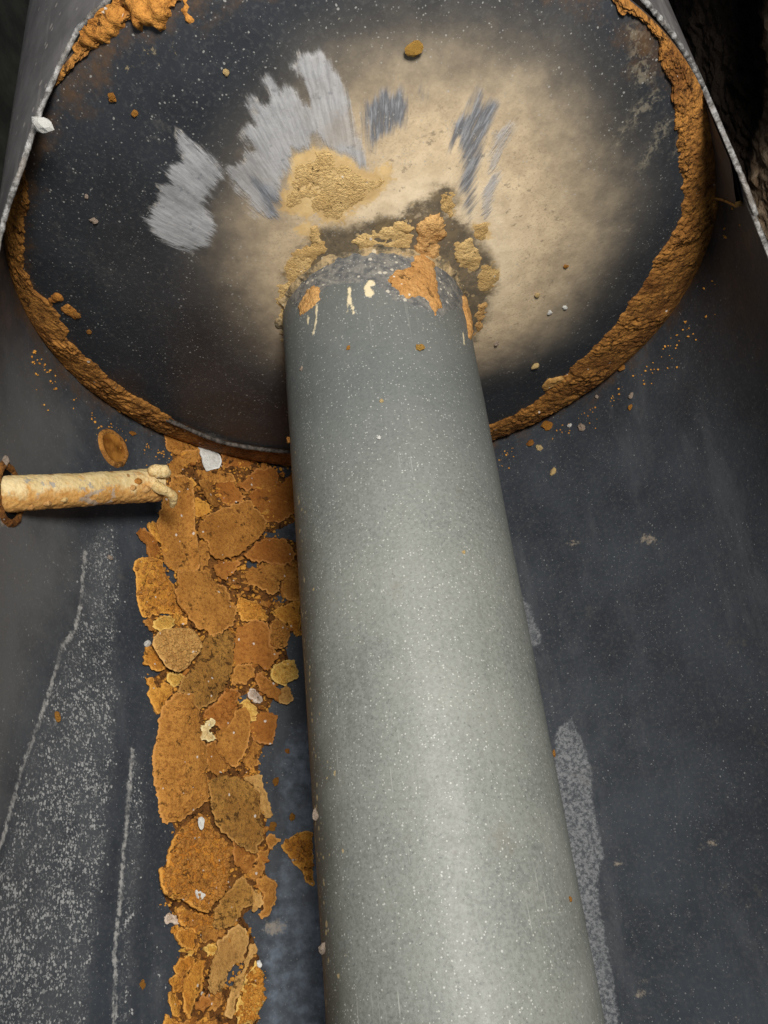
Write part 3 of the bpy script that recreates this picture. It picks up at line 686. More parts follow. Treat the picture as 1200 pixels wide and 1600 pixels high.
crust('ochre_crust', dp([(440, 410), (470, 392), (492, 404), (484, 432), (464, 448), (448, 440)]), s_dome, .0007, M['ochre'], dome, grain=.0005, seed=105, jag=.0014, grid=.0012)
crust('ochre_crust', dp([(748, 415), (770, 412), (782, 430), (772, 452), (752, 462), (742, 445)]), s_dome, .0003, M['ochre'], dome, grain=.0008, gsize=.0014, soft=.005, seed=106, jag=.0014, grid=.0012)
crust('top_crust', dp([(115, 85), (125, 60), (160, 20), (200, -10), (240, -30), (272, -10), (270, 20), (250, 48), (236, 44), (205, 48), (205, 12), (190, 55), (165, 72), (150, 75), (135, 78)]), s_dome, .004, M['rust'], dome, jag=.002, grain=.0034, gsize=.0026, grid=.0013, seed=107, rough=.0025)
crust('top_crust', dp([(286, -15), (298, 0), (297, 18), (308, 28), (305, 40), (296, 42), (288, 25), (276, 15)]), s_dome, .002, M['rust'], dome, jag=.002, grain=.002, gsize=.002, seed=108)
crust('foot_crust', dp([(845, 605), (855, 592), (880, 585), (886, 592), (868, 602), (850, 612)]), s_dome, .0015, M['pale'], dome, seed=109, grid=.0011)
crust('foot_crust', dp([(92, 482), (104, 473), (118, 480), (127, 495), (118, 500), (104, 492)]), s_dome, .0015, M['rust'], dome, seed=110, grid=.0011)
crust('foot_crust', dp([(74, 465), (88, 456), (100, 462), (102, 470), (88, 472), (78, 480)]), s_dome, .0015, M['rust'], dome, seed=111, grid=.0011)

crust('hanging_crust', dp([(655, 345), (664, 338), (672, 334), (690, 337), (698, 350), (692, 372), (686, 395), (690, 425), (672, 440), (648, 430), (646, 405), (650, 375)]), s_dome, .0014, M['tanrust'], dome, jag=.0022, grain=.0009, gsize=.0016, grid=.0011, seed=131, rough=.0012)
for j, pl in enumerate(([(432, 440), (462, 432), (474, 462), (462, 500), (452, 528), (440, 505), (430, 470)], [(448, 395), (482, 380), (506, 372), (512, 392), (488, 410), (462, 420)], [(545, 372), (590, 355), (640, 352), (648, 385), (600, 396), (560, 392)], [(705, 380), (738, 372), (752, 400), (742, 430), (716, 418)], [(745, 470), (765, 470), (758, 505), (742, 528), (738, 500)], [(690, 300), (712, 292), (718, 320), (704, 340), (690, 330)])):
    crust('root_crust', dp(pl), s_dome, .0006, M['ochre'] if j != 4 else M['tanrust'], dome, jag=.0022, grain=.0009, gsize=.0014, grid=.0011, seed=140 + j, soft=.005, rough=.0012)
fp = lambda pts: [fl(x, y) for x, y in pts]
crust('hanging_crust', fp([(655, 343), (672, 336), (690, 338), (697, 350), (690, 375), (682, 395), (680, 425), (686, 455), (692, 482), (684, 482), (681, 503), (677, 492), (670, 470), (656, 462), (640, 468), (622, 458), (614, 446), (600, 437), (616, 424), (640, 418), (646, 400), (650, 375)]), s_flue, .0010, M['tanrust'], flue, jag=.0014, grain=.0011, gsize=.0016, grid=.0011, seed=121, rough=.001)
crust('root_crust', fp([(480, 450), (492, 444), (500, 450), (500, 470), (488, 482), (478, 490), (468, 496), (465, 480)]), s_flue, .0010, M['tanrust'], flue, jag=.0012, grain=.0012, grid=.0011, seed=122)
crust('root_crust', fp([(722, 462), (732, 458), (740, 480), (741, 505), (737, 532), (731, 528), (729, 500), (722, 480)]), s_flue, .0014, M['tanrust'], flue, jag=.0012, grain=.0012, grid=.0011, seed=123)
# weld bead round the root of the pipe
wt = np.linspace(-math.pi, math.pi, 421)[:-1]; K = 16
q = np.linspace(0, 1, K)
wn = fbm(np.c_[np.repeat(wt[:, None], K, 1).ravel()*R_FLUE, np.tile(q, len(wt))*.012, np.zeros(K*len(wt))], 170, 3, 33).reshape(-1, K)
wr = R_FLUE - .0006 + .0062*q[None]**1.6 + .0022*wn*np.sin(q*math.pi)[None]
wy = float(dome_y(.058)) + .0009 - .0055*(1 - q[None])**1.8 - .0026*wn*np.sin(q*math.pi)[None]
wx = np.stack([wr*np.sin(wt)[:, None], wy + 0*wr, -wr*np.cos(wt)[:, None]], -1).reshape(-1, 3)
def mat_weld():
    k = NT('crusted weld'); a = k.noise(70, 5, .7); b = k.noise(300, 4, .75)
    c = k.mix(k.step(a, .42, .58), (.10, .082, .055), (.40, .285, .15))
    c = k.mix(k.step(b, .5, .68), c, (.34, .25, .13)); c = k.mix(k.mul(k.specks(360, .5, .3), .8), c, (.55, .46, .32))
    return k.done(c, .85, k.bump(b, .9, .0015), spec=.25)
link('weld_bead', wx, grid_faces(len(wt), K, True), mat_weld(), flue)

# --- rusted port (old fitting hole) in the wall above the tube
def disc_on_shell(px, py, rx, ry, mats, parent_name='port'):
    th0, yc = on_cyl(px, py); n = 48; a = np.linspace(0, 2*math.pi, n+1)[:-1]
    jit = 1 + .06*fbm(np.c_[np.cos(a)*3, np.sin(a)*3, 0*a], 1., 2, 77)
    prof = [(1.12, -.0004), (1.06, .0012), (.98, .0022), (.90, .0020), (.82, .0010), (.60, .0004), (.30, .0012), (.02, .0016)]
    rings = []
    for f, hgt in prof:
        th = th0 + f*rx*np.cos(a)*jit/R_IN; y = yc + f*ry*np.sin(a)*jit
        rings.append(cylP(th, y, R_IN - hgt - .0004*fbm(np.c_[np.cos(a)*6*f, np.sin(a)*6*f, 0*a], 1., 3, 78)))
    return np.stack(rings, 1), n
rg, n = disc_on_shell(176, 700, .0125, .0125, None)
port = link('port', rg[:, :5].reshape(-1, 3), grid_faces(n, 5, True), M['seam'], tank)
link('plug', rg[:, 4:].reshape(-1, 3) , grid_faces(n, 4, True), M['wet'], port)

# ------------------------------------------------------------------ the bed of fine rust under the flakes
BED = [(258, 668), (300, 690), (350, 706), (400, 712), (470, 716), (480, 800), (462, 815), (445, 822), (430, 830), (470, 850), (480, 985), (462, 992), (448, 1010),
       (452, 1035), (430, 1075), (425, 1100), (412, 1125), (418, 1160), (402, 1190), (408, 1215), (415, 1270), (416, 1300), (425, 1330), (412, 1352), (420, 1385), (412, 1422),
       (395, 1418), (380, 1430), (390, 1450), (400, 1480), (408, 1520), (408, 1560), (398, 1640), (396, 1780), (384, 1900), (262, 1900), (256, 1760), (262, 1640), (270, 1580), (268, 1540), (280, 1500), (285, 1470), (275, 1435), (262, 1415),
       (252, 1385), (262, 1330), (275, 1295), (268, 1285), (256, 1240), (252, 1180), (256, 1130), (250, 1110), (238, 1085), (238, 1062), (250, 1052), (240, 1030), (230, 1025), (240, 1000), (232, 970), (222, 940), (216, 900), (218, 880), (240, 878), (236, 850), (228, 832), (245, 835), (255, 800), (262, 780), (252, 740), (270, 725), (265, 700)]
wp = lambda pts: [(lambda q: (q[0]*R_IN, q[1]))(on_cyl(x, y)) for x, y in pts]
HOLES = [[(252, 882), (262, 878), (276, 892), (276, 912), (264, 910), (254, 898)], [(385, 878), (402, 880), (400, 886), (388, 886)], [(404, 830), (440, 835), (470, 815), (476, 850), (450, 842), (415, 838)],
         [(408, 716), (440, 714), (456, 735), (448, 748), (432, 735), (420, 722)], [(425, 938), (445, 925), (450, 935), (440, 942)], [(440, 1000), (470, 985), (475, 1000), (455, 1015), (445, 1012)],
         [(372, 1090), (385, 1085), (384, 1098), (375, 1100)], [(350, 1520), (378, 1502), (384, 1510), (365, 1540), (352, 1545)], [(378, 1432), (400, 1420), (412, 1440), (390, 1446)], [(238, 955), (268, 954), (266, 960), (242, 961)]]
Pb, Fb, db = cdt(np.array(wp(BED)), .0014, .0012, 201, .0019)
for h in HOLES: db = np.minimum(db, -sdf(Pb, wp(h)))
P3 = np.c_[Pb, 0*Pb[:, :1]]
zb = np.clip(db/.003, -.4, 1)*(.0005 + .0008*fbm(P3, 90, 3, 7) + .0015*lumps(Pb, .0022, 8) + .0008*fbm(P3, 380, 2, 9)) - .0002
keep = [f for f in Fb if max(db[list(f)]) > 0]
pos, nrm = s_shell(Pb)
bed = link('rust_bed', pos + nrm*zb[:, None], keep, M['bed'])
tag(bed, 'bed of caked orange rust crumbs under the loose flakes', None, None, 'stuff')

# ------------------------------------------------------------------ loose rust flakes, each a thing
A_, B_, C_, D_ = (200, 640), (200, 860), (200, 1080), (200, 1300)
GRP = 'rust flakes lying along the tank bottom'
FL = [  # org, outline, height, thickness, material, tilt, options, name, label
 (A_, [(230,80),(300,60),(420,140),(540,190),(540,205),(440,215),(430,245),(330,265),(265,250),(245,170)], 2.6, 1.6, 'rust', (0,0), {}, 'smooth rust slab tucked under the dome lip, left of the white chip'),
 (A_, [(580,250),(700,270),(830,320),(780,365),(700,375),(650,345),(600,370),(590,310)], 2.6, 1.6, 'brown', (0,.05), {}, 'brown rust slab just right of the white chip'),
 (A_, [(270,330),(330,270),(430,250),(450,330),(370,340),(340,380),(300,410),(270,420),(260,390)], 3, 1.4, 'rust', (.04,0), {}, 'small ragged rust slab above the tip of the crusted tube'),
 (A_, [(600,190),(740,235),(860,265),(960,280),(1020,320),(1000,370),(930,320),(850,290),(800,320),(700,265)], 2.2, 1.2, 'seam', (0,0), {}, 'dark rust strip hugging the dome lip beside the pipe'),
 (A_, [(460,380),(560,380),(650,400),(665,450),(560,450),(470,430)], 2.8, 1.5, 'rust', (0,.08), dict(jag=.0008), 'crinkled rust piece right under the white chip'),
 (A_, [(560,460),(640,455),(700,520),(725,560),(640,590),(600,580),(570,520)], 3, 1.5, 'brown', (.1,0), {}, 'brown folded rust piece above the big rounded plate'),
 (A_, [(430,450),(520,435),(560,520),(600,585),(540,610),(490,570),(460,510)], 3.4, 1.6, 'rust', (-.1,.03), {}, 'narrow leaning rust piece between ridged plate and folded piece'),
 (A_, [(380,540),(440,555),(500,600),(512,650),(440,665),(400,640),(385,600)], 4, 1.5, 'orange', (0,-.08), dict(jag=.0008), 'curled orange rust scrap on the right flank of the ridged plate'),
 (A_, [(360,425),(400,430),(425,470),(395,505),(360,480)], 4, 2, 'orange', (0,0), dict(grain=.001), 'orange rust nugget just right of the tube tip'),
 (A_, [(665,470),(740,440),(790,380),(900,360),(930,395),(960,450),(955,480),(890,495),(790,485),(750,505)], 4, 1.8, 'brown', (-.05,.07), {}, 'brown wing-shaped rust plate high up beside the pipe'),
 (A_, [(745,515),(800,490),(900,505),(960,465),(1005,415),(1050,420),(1055,640),(1000,672),(945,695),(920,680),(880,700),(830,635),(790,590),(770,545)], 3.2, 1.8, 'brown', (.02,.03), {}, 'fan-shaped brown rust plate with white dots touching the pipe'),
 (A_, [(455,690),(520,640),(640,600),(740,560),(775,570),(830,630),(885,690),(870,740),(820,800),(740,870),(680,915),(590,935),(540,925),(510,890),(500,830),(450,790),(430,770)], 5.4, 1.8, 'rust', (.03,-.03), {}, 'big rounded rust plate in the upper middle of the strip'),
 (A_, [(445,820),(500,830),(515,900),(500,960),(465,1000),(450,950),(435,880)], 3.5, 1.5, 'rust', (0,0), {}, 'thin rust sliver between ridged plate and big rounded plate'),
 (A_, [(255,430),(345,415),(365,470),(385,560),(395,660),(405,760),(440,900),(450,1005),(405,1012),(350,1000),(290,985),(255,950),(235,880),(210,790),(190,690),(200,640),(215,560),(235,500)], 5.2, 2, 'rust', (.05,0), dict(ridge=[(362,480),(385,600),(395,720),(430,900),(445,990)]), 'long ridged rust plate right below the crusted tube tip'),
 (A_, [(55,765),(100,755),(160,790),(200,850),(240,930),(200,945),(140,915),(110,840),(75,800)], 2.6, 1.5, 'brown', (0,0), {}, 'pointed dark orange rust scrap jutting out on the left'),
 (A_, [(135,700),(180,695),(192,760),(225,850),(205,852),(165,790),(130,745)], 3, 1.6, 'orange', (0,0), dict(grain=.0008), 'orange rust scrap against the left flank of the ridged plate'),
 (A_, [(725,905),(760,860),(850,790),(1000,800),(1035,860),(1060,910),(1020,945),(990,965),(900,955),(800,950),(740,930)], 5, 2, 'brown', (0,-.05), {}, 'smooth dark brown rust plate with square corner beside the pipe'),
 (A_, [(740,1030),(780,985),(850,970),(960,960),(985,1010),(970,1050),(950,1090),(940,1140),(900,1160),(850,1130),(800,1100),(755,1085)], 4, 1.5, 'rust', (.03,0), {}, 'pale-edged rust plate just under the smooth brown plate'),
 (A_, [(530,970),(600,940),(680,950),(712,960),(670,1010),(610,1070),(570,1040)], 4.4, 1.6, 'brown', (0,.04), {}, 'small triangular rust flake pointing down below the rounded plate'),
 (A_, [(975,960),(1040,900),(1075,960),(1075,1180),(1000,1190),(960,1120)], 2.6, 1.6, 'rust', (0,0), dict(grain=.0006), 'rust flake half hidden by the pipe beside the pale-edged plate'),
 (B_, [(40,80),(60,55),(120,45),(205,65),(215,110),(235,170),(285,215),(300,300),(320,340),(345,380),(270,390),(230,380),(160,390),(155,410),(110,405),(80,350),(75,290),(65,220),(60,150),(45,130)], 3, 2, 'orange', (0,0), dict(loose=90, lmat='rust', grain=.0011, gsize=.0018, grid=.0015, jag=.0009), 'crumbly pitted rust slab at the left edge, beside a dark hole'),
 (B_, [(305,130),(400,125),(500,130),(530,180),(570,205),(620,220),(640,280),(650,320),(690,360),(680,440),(670,470),(620,495),(540,535),(490,505),(430,480),(390,430),(345,370),(315,310),(300,250),(310,190)], 5.6, 2, 'rust', (.02,-.02), dict(bow=.0012), 'large smooth rust plate with rounded lower edge below the ridged plate'),
 (B_, [(690,300),(720,305),(800,320),(860,370),(870,420),(800,440),(720,440),(690,370)], 3, 2, 'orange', (0,0), dict(loose=40, lmat='orange', grain=.0016, gsize=.002, grid=.0015), 'knobbly orange rust lump right of the large smooth plate'),
 (B_, [(920,370),(1010,330),(1075,310),(1080,380),(1030,430),(990,450),(930,420),(900,380)], 3, 1.8, 'orange', (0,0), dict(grain=.001), 'orange rust flake with a round hole mark against the pipe'),
 (B_, [(880,540),(900,450),(930,425),(990,460),(1020,530),(990,590),(950,612),(890,612)], 4.2, 2, 'rust', (.04,0), dict(loose=45, lmat='rust', grain=.0013, gsize=.002, grid=.0015), 'grainy rust flake beside the pipe with a white crumb'),
 (B_, [(1000,440),(1040,410),(1078,400),(1080,520),(1050,515),(1020,480)], 2.4, 1.8, 'orange', (0,0), dict(loose=25, lmat='orange', grain=.001), 'bright orange crumb cluster pressed against the pipe'),
 (B_, [(110,430),(150,420),(168,470),(152,500),(122,472)], 2.4, 1.5, 'rust', (0,0), {}, 'small brown rust bit left of the bright yellow chunk'),
 (B_, [(165,450),(210,410),(270,395),(292,440),(270,490),(200,502),(170,480)], 3.6, 3, 'yellow', (0,0), dict(grain=.0012, grid=.0015), 'bright yellow rust chunk above the round crumbly disc'),
 (B_, [(290,400),(340,400),(370,440),(350,468),(300,460)], 2.6, 1.6, 'orange', (0,0), {}, 'small orange rust bit above right rim of the crumbly disc'),
 (B_, [(95,710),(120,610),(150,590),(182,640),(212,690),(215,740),(170,755),(130,720)], 2.6, 1.6, 'orange', (0,0), dict(grain=.001), 'orange rust bit poking out left of the crumbly disc'),
 (B_, [(500,520),(600,510),(665,495),(672,600),(665,700),(640,790),(600,870),(550,940),(490,985),(440,1000),(395,980),(400,930),(350,900),(300,890),(330,820),(380,760),(430,680),(460,630),(475,570)], 5, 1.6, 'grey', (.02,-.02), dict(bow=.001), 'long curved grey-brown rust plate peppered with holes'),
 (B_, [(155,545),(200,500),(270,480),(350,475),(420,490),(455,540),(470,590),(450,640),(400,700),(370,740),(300,765),(240,740),(210,690),(180,640),(150,590)], 6.5, 2.6, 'pale', (-.02,-.02), dict(loose=150, lmat='pale', grain=.0014, gsize=.0022, grid=.0014, jag=.0007), 'round crumbly rust disc with pale dusty top'),
 (B_, [(685,470),(740,445),(810,440),(870,460),(880,520),(890,600),(950,650),(920,690),(880,750),(830,720),(770,695),(680,715),(670,680),(672,560)], 4.6, 1.6, 'brown', (.06,.02), dict(bow=.001), 'brown curved rust plate with dark hollow right of the holed plate'),
 (B_, [(680,725),(770,710),(792,780),(760,800),(740,830),(660,825),(650,780)], 3, 1.6, 'rust', (0,0), dict(grain=.0008), 'rough rust bit with dark pit below the brown hollow plate'),
 (B_, [(880,770),(910,720),(960,690),(1040,675),(1050,720),(1072,760),(1060,800),(1010,820),(990,850),(940,840),(900,810)], 4.4, 2.4, 'yellow', (.03,0), dict(loose=22, lmat='yellow', grain=.0012, gsize=.0022, jag=.001, grid=.0015), 'frilly yellowish rust flake nearest the pipe at mid strip'),
 (B_, [(780,800),(810,760),(870,790),(940,850),(962,880),(940,950),(870,910),(810,860)], 5, 1.8, 'brown', (-.04,.04), {}, 'smooth dark orange rust flake under the frilly flake'),
 (B_, [(935,900),(990,830),(1010,870),(1035,920),(1000,960),(945,950)], 3.4, 1.8, 'pale', (0,0), {}, 'small pale rust chip at right end of the dark orange flake'),
 (B_, [(745,890),(780,860),(822,890),(845,940),(800,955),(760,930)], 3.6, 2.6, 'pink', (0,0), dict(grain=.001, grid=.0014), 'pinkish white lime lump under the dark orange flake'),
 (B_, [(110,795),(150,800),(180,850),(220,820),(270,850),(265,900),(230,960),(205,1015),(170,970),(140,900),(135,850)], 2.8, 1.8, 'orange', (0,0), dict(grain=.0008), 'forked orange rust flake at the left edge above the longest plate'),
 (B_, [(245,790),(270,765),(350,765),(355,790),(320,830),(310,855),(260,820)], 3.4, 2.6, 'yellow', (0,0), dict(grain=.0013, grid=.0014), 'bright yellow rust knob just below the crumbly disc'),
 (B_, [(600,870),(660,870),(692,900),(680,960),(660,1050),(620,1120),(590,1130),(540,1080),(480,1030),(500,990),(560,940)], 3.4, 1.8, 'brown', (.03,.03), dict(loose=30, lmat='brown', grain=.0009), 'rough reddish rust piece at the foot of the holed plate'),
 (C_, [(205,150),(240,60),(300,5),(400,25),(400,90),(430,120),(440,200),(450,300),(490,350),(490,420),(490,520),(510,600),(505,690),(440,730),(410,770),(350,805),(270,835),(240,800),(215,730),(200,640),(180,530),(178,350),(195,250)], 4.6, 3, 'rust', (.04,0), dict(loose=60, lmat='rust', bow=.0028, grain=.0004, gsize=.0014), 'longest rust plate, curved like a shell, with white specks, on the left edge'),
 (C_, [(430,270),(460,210),(520,160),(545,180),(540,210),(505,225),(515,265),(550,275),(555,300),(500,318),(440,300)], 5.6, 2.4, 'cream', (.03,0), dict(grain=.0006, grid=.0013), 'pale curled rust scrap shaped like a hook'),
 (C_, [(770,250),(790,160),(820,125),(880,135),(930,165),(920,250),(895,335),(830,320),(790,300)], 4, 1.6, 'brown', (.03,.02), {}, 'square brown rust flake on the right edge above bare enamel'),
 (C_, [(710,80),(760,50),(800,110),(795,160),(770,200),(760,150)], 3, 2, 'yellow', (0,0), dict(grain=.001), 'yellow rust bits between pointed flake and square flake'),
 (C_, [(795,310),(830,340),(822,440),(780,495),(730,450),(720,430),(770,370),(770,320)], 3.2, 1.5, 'rust', (0,0), {}, 'small rust flake under the square flake, beside bare enamel'),
 (C_, [(470,330),(550,310),(570,390),(640,470),(560,520),(500,500),(490,420)], 2.8, 1.5, 'rust', (0,0), dict(grain=.0008), 'rough rust patch below the hook-shaped scrap'),
 (C_, [(555,240),(640,200),(670,120),(730,100),(765,150),(765,260),(740,370),(710,430),(685,495),(640,460),(600,410),(565,380),(560,310)], 5, 1.6, 'rust', (.02,.02), {}, 'smooth pointed rust flake like a spearhead'),
 (C_, [(720,545),(840,525),(850,600),(865,650),(890,690),(905,780),(850,785),(830,700),(800,600)], 3.4, 1.6, 'pale', (.03,0), {}, 'pale straight-edged rust strip behind the oval pitted plate'),
 (C_, [(500,575),(560,525),(650,530),(710,540),(790,590),(830,650),(840,740),(855,830),(860,910),(820,990),(790,1010),(720,980),(660,930),(600,880),(540,830),(525,750),(505,640)], 6.2, 1.8, 'grey', (-.02,-.02), {}, 'oval dark pitted rust plate overlapping the crumbly block'),
 (D_, [(650,130),(660,60),(720,90),(800,125),(800,190),(780,220),(740,250),(700,230),(660,200)], 3.4, 1.5, 'brown', (0,0), {}, 'smooth reddish brown rust flake tucked below the oval plate'),
 (D_, [(820,130),(870,100),(870,30),(920,30),(945,50),(900,100),(865,150),(860,230),(810,300),(750,280),(740,255),(790,220)], 3, 1.8, 'rust', (0,0), dict(grain=.0006), 'narrow crooked rust flake on the right edge below the oval plate'),
 (D_, [(210,390),(190,330),(195,270),(190,230),(215,220),(240,230),(260,130),(290,50),(330,0),(400,-80),(480,-140),(520,-100),(560,-20),(640,50),(665,130),(640,200),(640,280),(600,380),(540,440),(480,515),(420,500),(360,460),(330,430),(260,430)], 4.6, 5, 'orange', (.02,0), dict(loose=520, lmat='rust', grain=.0026, gsize=.0028, grid=.0012, jag=.0008, bow=.002), 'thick granular rust block with white paint spots'),
 (D_, [(960,95),(990,50),(1040,20),(1100,-5),(1150,0),(1165,330),(1110,300),(1080,230),(1030,190),(1000,140)], 2.6, 2.2, 'orange', (0,0), dict(loose=35, lmat='rust', grain=.0009, jag=.001, grid=.0015), 'lone triangular orange rust chunk pressed against the pipe'),
 (D_, [(800,290),(850,280),(920,300),(930,350),(915,450),(880,520),(840,540),(820,510),(855,470),(850,400),(800,340)], 3.2, 1.8, 'rust', (0,0), dict(grain=.0008), 'hooked rust flake curling round on the right edge, low in the strip'),
 (D_, [(790,380),(810,360),(850,400),(840,450),(790,495),(780,450)], 4, 1.4, 'pale', (0,0), {}, 'little pale rust chip inside the hooked flake'),
 (D_, [(540,480),(580,430),(600,390),(650,340),(690,270),(740,300),(790,350),(790,430),(740,480),(690,530),(670,570),(600,610),(570,630),(535,580)], 4.6, 1.8, 'grey', (.02,0), dict(grain=.0005), 'mottled rust plate with one dark hole below the granular block'),
 (D_, [(300,490),(350,470),(430,510),(530,520),(540,580),(460,620),(430,650),(360,600),(320,560)], 3.2, 1.8, 'orange', (0,0), dict(loose=40, lmat='rust', grain=.001), 'orange crumbly rust piece directly under the granular block'),
 (D_, [(230,530),(270,510),(322,545),(290,580),(250,560)], 2.4, 1.6, 'pink', (0,0), {}, 'small pinkish rust bit on the far left below the granular block'),
 (D_, [(268,600),(310,585),(332,620),(300,642),(272,622)], 2.4, 1.6, 'orange', (0,0), {}, 'tiny orange rust bit below the pinkish bit'),
 (D_, [(300,650),(340,600),(420,610),(450,680),(462,720),(420,750),(360,720),(320,700)], 3.2, 2, 'orange', (0,0), dict(grain=.0007), 'rounded bright orange rust piece on the lower left edge'),
 (D_, [(455,645),(480,590),(530,600),(582,650),(550,680),(470,684)], 3.8, 1.6, 'rust', (0,0), {}, 'small five-sided rust flake above the tall pale plate'),
 (D_, [(328,742),(360,724),(412,742),(400,766),(350,766)], 2.4, 1.6, 'yellow', (0,0), {}, 'thin cream rust chip at the lower left edge'),
 (D_, [(485,722),(530,700),(552,732),(540,772),(498,778)], 3, 2.4, 'yellow', (0,0), dict(grain=.001), 'yellow rust nugget left of the tall pale plate'),
 (D_, [(560,680),(610,640),(680,570),(740,590),(770,640),(775,700),(745,760),(740,800),(690,820),(640,870),(610,920),(600,960),(560,1010),(520,1022),(490,990),(500,900),(530,790),(555,730)], 5, 1.8, 'pale', (.02,.03), {}, 'tall smooth tan rust plate leaning near the bottom of the strip'),
 (D_, [(290,830),(330,790),(400,770),(425,790),(400,830),(350,890),(305,882)], 3, 2, 'orange', (0,0), dict(grain=.0009), 'orange rust lump left of the layered upright plate'),
 (D_, [(430,780),(500,800),(490,870),(480,980),(430,1040),(400,1120),(385,1175),(340,1130),(350,1060),(335,1000),(360,900)], 4.4, 1.8, 'orange', (.05,0), {}, 'upright layered light orange rust plate, low on the left'),
 (D_, [(263,930),(310,900),(352,912),(345,962),(310,1002),(273,990)], 2.8, 1.8, 'orange', (0,0), dict(grain=.0006), 'rounded orange rust flake, left of the layered plate'),
 (D_, [(258,1012),(330,1020),(345,1100),(312,1152),(280,1132),(258,1060)], 2.6, 1.8, 'orange', (0,0), dict(grain=.001), 'holed orange rust flake at the bottom left corner of the strip'),
 (D_, [(440,1052),(500,1030),(522,1070),(470,1112),(428,1100)], 3, 1.8, 'brown', (0,0), {}, 'small brown rust flake at the foot of the layered plate'),
 (D_, [(525,1015),(590,1000),(592,1080),(545,1122),(515,1080)], 3, 1.8, 'rust', (0,0), dict(grain=.0008), 'small rust flake at the foot of the tall tan plate'),
 (D_, [(800,800),(840,870),(850,960),(862,1060),(840,1090),(810,1150),(790,1195),(690,1195),(680,1120),(700,1000),(740,900),(780,860)], 3.8, 3, 'yellow', (0,0), dict(loose=150, lmat='orange', grain=.0024, gsize=.0024, grid=.0013, jag=.001), 'honeycombed yellow rust mass in the bottom right of the strip'),
 (D_, [(790,690),(802,730),(765,800),(738,870),(712,960),(682,1060),(652,1172),(600,1150),(620,1070),(650,980),(670,920),(720,850),(740,760),(765,700)], 6, 1.6, 'pale', (.08,0), {}, 'narrow pale rust splinter standing beside the honeycombed mass'),
 (D_, [(225,1210),(250,1150),(335,1180),(312,1260),(235,1290)], 2.6, 1.8, 'orange', (0,0), dict(grain=.0008), 'orange rust flake cut by the lower picture edge, leftmost'),
 (D_, [(320,1182),(450,1172),(600,1182),(610,1300),(320,1300)], 2.8, 1.8, 'rust', (0,0), {}, 'flat rust flake cut by the lower picture edge, middle'),
]
RT_ = np.random.default_rng(21)
for i, (org, pts, h, th, m, tilt, opt, label) in enumerate(FL):
    kw = dict(jag=.0015, grid=.00135, shrink=-.0007 if h < 3.2 else -.0003 if h < 4.3 else .0003); kw.update(opt)
    big = (max(p[0] for p in pts) - min(p[0] for p in pts)) > 170
    tilt = tuple(np.array(tilt) + RT_.normal(0, .07 if big else .14, 2)); h = 1.5 + (h - 1.6)*1.6
    o = plate('rust_flake', pts, org, h*1e-3, th*.8e-3, M[m], tilt, seed=300 + i*7, **kw)
    tag(o, label, 'rust flake', GRP)

# white chips
CH = [(A_, [(440,220),(490,205),(550,215),(555,250),(580,290),(585,325),(570,365),(530,375),(490,385),(470,340),(460,290),(450,260)], 5.2, 1.2, 'large white paint chip lying on rust under the dome lip'),
      (C_, [(358,230),(385,220),(412,232),(395,262),(375,272),(362,255)], 9.4, 1., 'white paint chip on the longest rust plate'),
      (C_, [(440,790),(465,780),(485,800),(482,850),(465,870),(445,845)], 12, 1., 'white paint chip near the top of the granular block'),
      (D_, [(422,362),(450,360),(492,390),(480,420),(455,432),(430,400)], 13.5, 1., 'white paint chip low on the granular block'),
      (B_, [(300,580),(325,575),(342,605),(330,640),(308,630)], 10, .8, 'pale grey paint chip in the middle of the round crumbly disc'),
      (D_, [(805,805),(825,800),(840,830),(830,852),(812,835)], 8, .9, 'small white chip by the pale rust splinter')]
for i, (org, pts, h, th, label) in enumerate(CH):
    tag(plate('paint_chip', pts, org, h*1e-3, th*1e-3, M['white'], (0, 0), seed=900 + i, grid=.0016), label, 'paint chip', 'white paint chips')

# ------------------------------------------------------------------ crusted tube through the wall
T0, T1 = None, None
thh, yh = on_cyl(12, 771)
T0 = cylP(np.array(thh), np.array(yh), R_IN)
T1 = CAM_P + ray(243, 757)*.560
ax = (T1 - T0); LT = np.linalg.norm(ax); ax /= LT
u = np.cross(ax, [0, 1, 0]); u /= np.linalg.norm(u); v = np.cross(ax, u)
tube = empty('crusted_tube', T0, 'cream limescale-crusted short tube poking through a rusty hole in the wall', 'tube')
RT = .0096; n, m = 220, 110
sx = np.linspace(-.03, LT, n); an = np.linspace(0, 2*math.pi, m+1)[:-1]
SX, AN = np.repeat(sx[:, None], m, 1).ravel(), np.tile(an, n)
Q = np.c_[SX, np.cos(AN)*RT, np.sin(AN)*RT]
tow = (np.cos(AN)*u[None].T).T + (np.sin(AN)*v[None].T).T
low = np.clip((tow @ np.array([0, -1, 0]))*.9 - .1, 0, 1)      # the side turned to the open end carries more crust
end = np.clip((SX - LT + .035)/.03, 0, 1)
lm = .7*lumps(np.c_[SX, AN*RT], .0035, 501) + .5*lumps(np.c_[SX, AN*RT], .0017, 502)
rad = RT + .0004*fbm(Q, 90, 3, 61) + .0003*fbm(Q, 420, 2, 62) + (.0011*low + .0009*end)*lm + .0002*fbm(Q, 800, 2, 63) - .0004*(1 - low)
